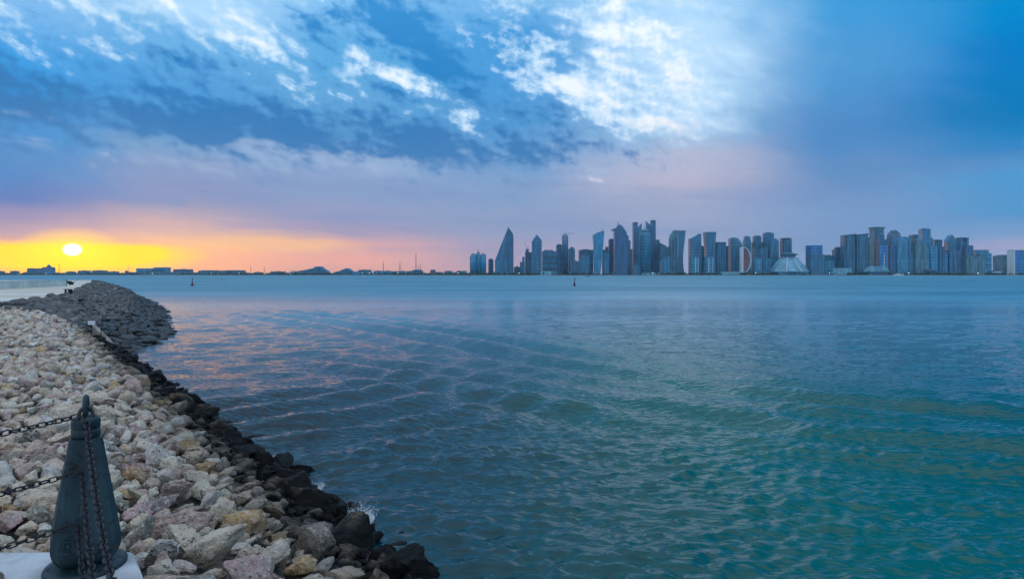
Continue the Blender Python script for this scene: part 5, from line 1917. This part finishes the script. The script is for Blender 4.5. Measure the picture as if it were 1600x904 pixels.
def build_low_things():
    # left shore, named ones
    G1 = 'buildings on the left shore'
    MAU = ('mauve', (0.30, 0.24, 0.30), 0.2)
    low_block('apartment_block', 'small block cut by the left edge of the picture', -6, 5, 425, MAU, 'grid', 1, G1)
    low_block('apartment_block', 'narrow blue grey block under the left part of the sunset', 18.5, 28, 423.6, SLAT, 'grid', 1, G1)
    low_block('apartment_block', 'squarish block left of the stepped mauve building', 45, 55, 419.4, SLAT, 'grid', 1, G1)
    low_block('stepped_building', 'stepped mauve building with a peaked roof left of the sun mast', 60, 84, 419.2, MAU, 'grid', 1, G1,
              lambda t: (t.box('upper_storeys', 68, 83.6, 417, MAU, 'grid', ybot=419.18, depth=22), t.prof('roof_peak', [(74, 416.96), (75.2, 413.8), (76.6, 413.2), (78.4, 415), (79.5, 416.96)], MAU, 12, 'plain')))
    low_block('apartment_block', 'mauve block below and right of the sun', 124, 140, 423, MAU, 'grid', 1, G1)
    low_block('apartment_block', 'second mauve block right of the sun', 146, 166, 422.6, MAU, 'piers', 1, G1)
    low_block('apartment_block', 'low mauve block left of the mushroom water tower', 170.8, 181, 425, MAU, 'grid', 1, G1)
    low_block('long_building', 'long pale two part building on the left shore', 215, 265, 419.4, SKYB, 'floors', 1, G1,
              lambda t: (t.box('blue_wing', 242, 265, 417.4, TEAL, 'floors', ybot=419.38, depth=24), t.slab('dark_front', 239, 258, 425, 420.4, fmat(DEEP, 'floors'), 2, -14.2)))
    low_block('blue_block', 'blue box shaped building right of the long pale building', 272.6, 300, 420.8, DEEP, 'piers', 1, G1)
    low_block('long_building', 'very long low grey building in the middle of the left shore', 312, 382, 422.8, GREY, 'piers', 1, G1,
              lambda t: (t.box('raised_part', 316, 340, 422.0, GREY, 'piers', ybot=422.78, depth=20), t.slab('dark_wing', 356, 364, 430, 423.6, fmat(SLAT, 'plain'), 2, -14.2), t.box('raised_part', 354, 382, 422.0, GREY, 'grid', ybot=422.78, depth=20)))
    low_block('apartment_block', 'low block right of the two masts on the left shore', 424, 445, 424.2, SLAT, 'grid', 1, G1)
    t = Tower('ridge_building', 'pale building sloping up to a flat topped ridge on the left shore', 491, 1, 'building', G1)
    t.prof('body', [(469, None), (469, 423), (480, 421.4), (493, 418.4), (493.4, 416.2), (503.8, 416.2), (504.4, 418), (510, 421.4), (514, 424), (514, None)], GREY, 40, 'floors')
    t.slab('dark_slot', 499, 500.6, 423.6, 417.6, fmat(DEEP, 'plain'), 2, -21.2)
    t = Tower('stepped_building', 'pale stepped building peaking right of the ridge building', 540, 1, 'building', G1)
    t.prof('body', [(528, None), (528, 424), (533, 423), (536, 421), (540, 420.6), (540, 419), (545.4, 419), (549, 421.6), (552, 424), (552, None)], GREY, 36, 'grid')
    t.slab('podium', 526, 556, 431, 426, fmat(SLAT, 'floors'), 44)
    low_block('apartment_block', 'wide pale block left of the radio masts', 561, 580, 421.8, GREY, 'grid', 1, G1)
    low_block('domed_hall', 'low hall with a curved roof below the tallest radio mast', 643, 661, 423.4, GREY, 'floors', 1, G1, lambda t: t.round('curved_roof', [(8.6, 423.38), (7, 421.8), (4, 420.9), (0.5, 420.6)], GREY, seg=20, squash=0.2))
    low_block('apartment_block', 'small rosy block right of the tallest radio mast', 673, 680.4, 421.8, PINK, 'plain', 1, G1)
    # masts
    for px, yt, wd, lab in ((92.4, 411, 1.6, 'lattice mast standing just left below the sun'), (392, 414, 0.9, 'thin mast left of a pair on the left shore'), (413, 416, 0.9, 'thin mast right of a pair on the left shore'),
                            (599, 407.4, 1.2, 'leftmost radio mast of three in a row'), (625, 408.4, 1.6, 'middle radio mast with broad foot'), (650, 395, 1.6, 'tallest red and white radio mast'),
                            (653.6, 413, 0.7, 'short mast directly right of the tallest radio mast'), (657.2, 411.4, 0.7, 'second short mast right of the tallest radio mast'), (200.4, 413, 0.6, 'hair thin mast right of the mushroom water tower')):
        t = Tower('radio_mast', lab, px, 1, 'mast', 'masts on the left shore')
        red = simple_mat('mast red', (0.30, 0.09, 0.07), 0.7) if yt < 409 else MAT_STEEL
        w = wd * t.k * 0.5
        zt = t.z(yt)
        for i, (sx, sy) in enumerate(((-1, -1), (1, -1), (0, 1))):
            bm = bmesh.new()
            bm_tube(bm, [(sx * w, sy * w, -0.5), (sx * w * 0.25, sy * w * 0.25, zt * 0.92), (0, 0, zt)], 0.55, 5)
            t.part('mast_leg', bm, red)
        for k in range(6):
            f = (k + 0.5) / 6.5
            ww = w * (1 - 0.75 * f)
            bm = bmesh.new()
            bm_tube(bm, [(-ww, -ww, zt * f), (ww, -ww, zt * (f + 0.07)), (0, ww, zt * (f + 0.10)), (-ww, -ww, zt * (f + 0.14))], 0.35, 4)
            t.part('bracing', bm, red)
    # mushroom water tower
    t = Tower('water_tower', 'mushroom shaped water tower on the left shore', 197.6, 1, 'water tower', None)
    t.round('stem', [(0.9, None), (0.7, 426.4)], GREY, seg=14, pattern='plain')
    t.round('tank', [(0.7, 426.38), (2.4, 423.6), (2.5, 422.9), (1.6, 422.6)], SLAT, seg=18, pattern='plain')
    # ring sculpture
    t = Tower('ring_sculpture', 'pale upright ring sculpture on the left shore', 456, -0.4, 'sculpture', None)
    o = obj('ring', ring_mesh(2.9 * t.k, 0.75 * t.k, 24, 8), MAT_WHITE, t.root, (0, 0, t.z(426.8)))
    t.slab('plinth', 453, 469, 431, 429.8, MAT_WHITE, 12)
    # waterfront at the foot of the towers
    t = Tower('white_pavilion', 'white trapezoid roofed pavilion below the dark green pair', 1366.5, -0.3, 'pavilion', None)
    t.prof('roof', [(1349, 424.4), (1354, 418.4), (1358, 415.8), (1376, 415.6), (1379, 418), (1384, 424.4)], WHT, 60, 'plain')
    t.slab('walls', 1351, 1382, 431, 424.45, fmat(SLAT, 'piers'), 50)
    low_block('white_hall', 'long low white hall left of the trapezoid pavilion', 1300, 1328, 419, WHT, 'floors', -0.2, 'waterfront halls')
    low_block('white_hall', 'low white marquee under the domed tower', 1003, 1032, 426.2, WHT, 'plain', -0.4, 'waterfront halls')
    low_block('white_hall', 'white framed pavilion below the wide hotel block', 844, 861, 423.5, WHT, 'piers', -0.4, 'waterfront halls')
    low_block('white_hall', 'low white hall left of the half moon building', 1127, 1154, 424.4, WHT, 'floors', -0.4, 'waterfront halls')
    t = Tower('oval_pavilion', 'dark oval pavilion at the foot of the right cluster', 1454, -0.3, 'pavilion', None)
    t.round('body', [(7.4, None), (8.8, 424), (9.4, 421.2), (8.6, 420.2), (3, 419.8)], SLAT, seg=28, squash=0.5, pattern='floors')
    t.round('base_ring', [(8.6, None), (8.6, 428.4)], GREY, seg=28, squash=0.55, pattern='plain')
    t = Tower('shell_pavilion', 'pale shallow dome pavilion left of the squat tan block', 1558, -0.3, 'pavilion', None)
    t.round('dome', [(8.0, 427), (7.4, 425.4), (5.0, 424.2), (1, 423.8)], WHT, seg=24, squash=0.6, pattern='plain')
    t.round('drum', [(7.2, None), (7.2, 427.02)], GREY, seg=24, squash=0.6, pattern='piers')
    # small waterfront blocks, told apart by colour and by the landmark they stand nearest
    marks = [(-5, 'the left edge'), (36, 'the narrow blue grey block'), (70, 'the stepped mauve building'), (105, 'the sun mast'), (150, 'the two mauve blocks'), (197, 'the mushroom water tower'), (240, 'the long pale building'), (286, 'the blue box building'),
             (346, 'the very long grey building'), (402, 'the pair of thin masts'), (456, 'the ring sculpture'), (491, 'the ridge building'), (540, 'the pale stepped building'), (599, 'the leftmost radio mast'), (625, 'the middle radio mast'), (650, 'the tallest radio mast'), (700, 'the gap before the skyline'),
             (747, 'the three rounded towers'), (788, 'the sail tower'), (838, 'the arc crowned tower'), (858, 'the wide hotel block'), (883, 'the crane topped round tower'), (915, 'the broad slate block'), (935, 'the flared pale tower'), (969, 'the spired blue tower'),
             (1006, 'the domed tower'), (1040, 'the wedge roofed block'), (1057, 'the stone fronted tower'), (1085, 'the slanted roof tower'), (1108, 'the slim waisted tower'), (1149, 'the lattice crowned tower'), (1165, 'the half moon building'), (1200, 'the tall grey tower'),
             (1232, 'the pyramid hotel'), (1272, 'the lone blue block'), (1324, 'the left dark green tower'), (1344, 'the right dark green tower'), (1369, 'the pale framed tower'), (1396, 'the teal domed tower'), (1435, 'the tan crowned tower'), (1455, 'the pale blue slab pair'),
             (1485, 'the pointed arch tower'), (1512, 'the twin crowned block'), (1531, 'the wide glass building'), (1569, 'the squat tan block'), (1590, 'the white framed block')]
    r = random.Random(31)
    recs = []
    px = 700.0
    while px < 1602:
        w = r.uniform(4, 10)
        if r.random() < 0.62:
            recs.append((px, w, r.uniform(421.5, 426.5), r.choice((WHT, GREY, SKYB, SLAT, TAN, TEAL)), r.choice(('grid', 'floors', 'piers')), r.uniform(-0.1, 0.2), 'low blocks at the foot of the towers'))
        px += w + r.uniform(0.5, 7)
    px = -4.0
    while px < 730:
        w = r.uniform(5, 13)
        if r.random() < 0.92:
            recs.append((px, w, r.uniform(423.2, 427.2), r.choice((GREY, PINK, TAN, SLAT, SKYB)), r.choice(('grid', 'floors', 'piers')), r.uniform(0.1, 0.6), 'low blocks along the left shore'))
        px += w + r.uniform(0.2, 2.5)
    labs = ordered_labels([('%s low block at the foot of %s' % (q[3][0], min(marks, key=lambda m_: abs(m_[0] - q[0] - q[1] / 2))[1]), q[0]) for q in recs], None)
    for q, lab in zip(recs, labs):
        low_block('low_block', lab, q[0], q[0] + q[1], q[2], q[3], q[4], q[5], q[6])
    # trees along the waterfront: one mass of tufts
    V, Fc, n = [], [], 0
    bm = bmesh.new()
    bmesh.ops.create_icosphere(bm, subdivisions=1, radius=1.0)
    bv = np.array([v.co[:] for v in bm.verts])
    bf = np.array([[v.index for v in f.verts] for f in bm.faces])
    bm.free()
    rr = np.random.default_rng(77)
    for q in range(3200):
        p = rr.uniform(-30, 1630)
        if math.sin(p * 0.043) + math.sin(p * 0.017 + 1) + rr.normal(0, 0.6) < (-0.35 if p > 780 else -0.6):
            continue
        Y = 2600.0
        for _ in range(3):
            Y = float(shore_y((p - 800) / F_PX * Y)) + 24 + rr.uniform(0, 26)
        s = rr.uniform(1.6, 4.2) * (1.25 if 1255 < p < 1380 else 1.0)
        v = bv * (1 + rr.normal(0, 0.22, (len(bv), 1))) * np.array([s * 1.15, s * 1.15, s]) + np.array([(p - 800) / F_PX * Y, Y, GROUND + s * rr.uniform(0.6, 1.9)])
        V.append(v)
        Fc.append(bf + n)
        n += len(bv)
    o = obj('waterfront_trees', mesh_np('waterfront_trees', np.concatenate(V), np.concatenate(Fc)), simple_mat('far foliage', (0.035, 0.06, 0.045), 0.9, 0.2, var=0.5, scale=0.05))
    o['kind'] = 'stuff'
    tag(o, 'dark strip of trees and palms along the far waterfront', 'trees')


build_low_things()


# ================================================================== buoys and boats
def buoy(px, py_water, h_px, label, col):
    p = ray_point(px, py_water, SEA)
    k = h_px / F_PX * p[1]                         # overall height in metres
    b = thing('buoy', label, 'buoy', (p[0], p[1], SEA), R(random.uniform(-20, 20)), 'channel buoys')
    m = simple_mat('buoy paint ' + label[:12], col, 0.6, 0.4, var=0.25, scale=2.0)
    bm = bmesh.new()
    bm_lathe(bm, [(0.05 * k, -0.10 * k), (0.20 * k, -0.06 * k), (0.235 * k, 0.0), (0.235 * k, 0.06 * k), (0.20 * k, 0.10 * k), (0.12 * k, 0.115 * k)], 20)
    obj('float', mesh_bm('float', bm, True), m, b)
    bm = bmesh.new()
    bm_lathe(bm, [(0.125 * k, 0.112 * k), (0.085 * k, 0.34 * k), (0.055 * k, 0.60 * k), (0.045 * k, 0.62 * k)], 16)
    obj('tower', mesh_bm('tower', bm, True), m, b)
    bm = bmesh.new()
    bm_lathe(bm, [(0.07 * k, 0.615 * k), (0.07 * k, 0.64 * k), (0.02 * k, 0.645 * k), (0.02 * k, 0.80 * k)], 12)
    obj('platform', mesh_bm('platform', bm), MAT_STEEL, b)
    bm = bmesh.new()
    bm_lathe(bm, [(0.02 * k, 0.798 * k), (0.065 * k, 0.84 * k), (0.065 * k, 0.93 * k), (0.03 * k, 1.0 * k), (0.01 * k, 1.0 * k)], 12)
    obj('topmark', mesh_bm('topmark', bm), m, b)


buoy(300.4, 446.6, 12.6, 'red conical buoy on the water right of the headland', (0.20, 0.012, 0.03))
buoy(897.6, 446.4, 12.2, 'dark red conical buoy on the water below the skyline', (0.10, 0.010, 0.03))
buoy(346.6, 437.8, 4.2, 'tiny dark buoy farther out right of the red buoy', (0.05, 0.03, 0.05))
buoy(755.2, 434.0, 2.6, 'tiny dark buoy below the three rounded towers', (0.04, 0.03, 0.05))
buoy(1108.4, 435.6, 4.0, 'tiny dark buoy below the slim waisted tower', (0.04, 0.03, 0.05))


def boat(px, py, len_px, label, col):
    p = ray_point(px, py, SEA)
    L = len_px / F_PX * p[1]
    b = thing('boat', label, 'boat', (p[0], p[1], SEA), R(random.uniform(-12, 12)), 'boats by the far shore')
    m = simple_mat('hull paint ' + label[:10], col, 0.5, 0.4, var=0.2, scale=0.3)
    bm = bmesh.new()
    secs = []
    for f, w, sh in ((-0.5, 0.55, 0.16), (-0.3, 0.9, 0.13), (0.0, 1.0, 0.12), (0.28, 0.75, 0.15), (0.42, 0.35, 0.19), (0.5, 0.04, 0.23)):
        x = f * L
        hw = 0.14 * L * w
        secs.append([bm.verts.new(q) for q in ((x, -hw, sh * L), (x, -hw * 0.8, 0.0), (x, 0, -0.06 * L), (x, hw * 0.8, 0.0), (x, hw, sh * L))])
    for a, c in zip(secs, secs[1:]):
        for i in range(4):
            bm.faces.new((a[i], a[i + 1], c[i + 1], c[i]))
        bm.faces.new((a[4], a[0], c[0], c[4]))
    bm.faces.new(secs[0])
    bm.faces.new(secs[-1][::-1])
    obj('hull', mesh_bm('hull', bm), m, b)
    bm = bmesh.new()
    bm_box(bm, -0.34 * L, 0.08 * L, -0.09 * L, 0.09 * L, 0.125 * L, 0.25 * L, bevel=0.01 * L)
    obj('cabin', mesh_bm('cabin', bm), MAT_WHITE, b)
    bm = bmesh.new()
    bm_box(bm, -0.38 * L, 0.12 * L, -0.11 * L, 0.11 * L, 0.252 * L, 0.27 * L)
    obj('cabin_roof', mesh_bm('cabin_roof', bm), MAT_ROOF, b)
    bm = bmesh.new()
    bm_tube(bm, [(-0.1 * L, 0, 0.27 * L), (-0.1 * L, 0, 0.44 * L)], 0.008 * L, 6)
    obj('mast', mesh_bm('mast', bm), MAT_STEEL, b)


boat(733.4, 431.2, 5.4, 'small dark boat left of the three rounded towers', (0.05, 0.05, 0.06))
boat(918, 431.4, 7.5, 'dark passenger boat below the flared pale tower', (0.06, 0.05, 0.05))
boat(1404, 431.0, 15, 'long white moored boat below the right cluster', (0.6, 0.6, 0.6))
boat(952, 431.0, 5, 'small white boat below the spired blue tower', (0.6, 0.62, 0.62))
boat(569, 431.6, 8, 'pale teal moored boat on the left shore', (0.30, 0.62, 0.62))


# ================================================================== lit lamps along the far waterfront
def build_lamps():
    m, g, b = new_mat('lit lamp glass')
    b.inputs['Base Color'].default_value = (0.9, 0.92, 0.85, 1)
    b.inputs['Emission Color'].default_value = (1.0, 0.93, 0.78, 1)
    b.inputs['Emission Strength'].default_value = 4.0
    spots = [(28, 'under the narrow blue grey block'), (72, 'under the stepped mauve building'), (238, 'under the long pale building'), (330, 'under the left half of the very long grey building'), (374, 'under the right half of the very long grey building'), (566, 'left of two under the wide pale block'), (577, 'right of two under the wide pale block'),
             (622, 'below the middle radio mast'), (716, 'in the gap before the skyline'), (811, 'right of the sail tower foot'), (1020, 'below the twin slabs'), (1181, 'right of the half moon building'), (1296, 'left of the dark green pair'), (1420, 'below the joined pair of ribbed towers'), (1528, 'below the wide glass building')]
    for px, where in spots:
        t = Tower('street_lamp', 'lit lamp on the far waterfront ' + where, px, -0.75, 'lamp', 'lit lamps on the far waterfront')
        bm = bmesh.new()
        bm_tube(bm, [(0, 0, -0.5), (0, 0, 6.2)], [0.22, 0.14], 6)
        t.part('pole', bm, MAT_STEEL)
        bm = bmesh.new()
        bm_lathe(bm, [(0.3, 6.2), (0.75, 6.6), (0.85, 7.2), (0.6, 7.8), (0.2, 8.0)], 10)
        t.part('lamp_head', bm, m)


build_lamps()


# ================================================================== spray where a swell meets the black rocks
def build_spray():
    m = simple_mat('sea foam', (0.78, 0.83, 0.86), 0.55, 0.4, var=0.1, scale=20.0)
    for px, py, wd, ht, label in ((566, 812, 0.30, 0.26, 'white burst of spray between the black wet boulders'), (496, 764, 0.14, 0.13, 'small white splash at the black rocks farther back')):
        p = Vector(ray_point(px, py, SEA + 0.05))
        r = random.Random(int(px))
        bm = bmesh.new()
        for k in range(1500 if wd > 0.2 else 400):
            f = r.random() ** 1.9
            a = r.gauss(-0.25, 0.5)
            q = p + Vector((wd * (r.uniform(-0.5, 0.5) + a * f * 0.5), r.gauss(0, 0.08), ht * f * r.uniform(0.4, 1.0)))
            s = r.uniform(0.0015, 0.0055) * (1.3 - 0.8 * f)
            M = Matrix.Translation(q) @ Matrix.Rotation(r.uniform(0, 6), 4, 'Y') @ Matrix.Diagonal((s * r.uniform(1, 2.4), s, s, 1))
            bmesh.ops.create_icosphere(bm, subdivisions=1, radius=1.0, matrix=M)
        o = obj('sea_spray', mesh_bm('sea_spray', bm, True), m)
        o['kind'] = 'stuff'
        tag(o, label, 'spray')


build_spray()


# ================================================================== air
def build_haze():
    bm = bmesh.new()
    bm_box(bm, -4600, 4600, -300, 4000, SEA - 6.5, 262)
    me = mesh_bm('haze', bm)
    m = bpy.data.materials.new('haze air')
    m.use_nodes = True
    t = m.node_tree
    t.nodes.clear()
    out = t.nodes.new('ShaderNodeOutputMaterial')
    pv = t.nodes.new('ShaderNodeVolumePrincipled')
    pv.inputs['Color'].default_value = (0.60, 0.90, 1.0, 1)
    pv.inputs['Density'].default_value = HAZE
    pv.inputs['Anisotropy'].default_value = 0.0
    t.links.new(pv.outputs[0], out.inputs['Volume'])
    o = obj('haze', me, m)
    o['kind'] = 'stuff'
    o.display_type = 'WIRE'


HAZE = 0.00003
build_haze()
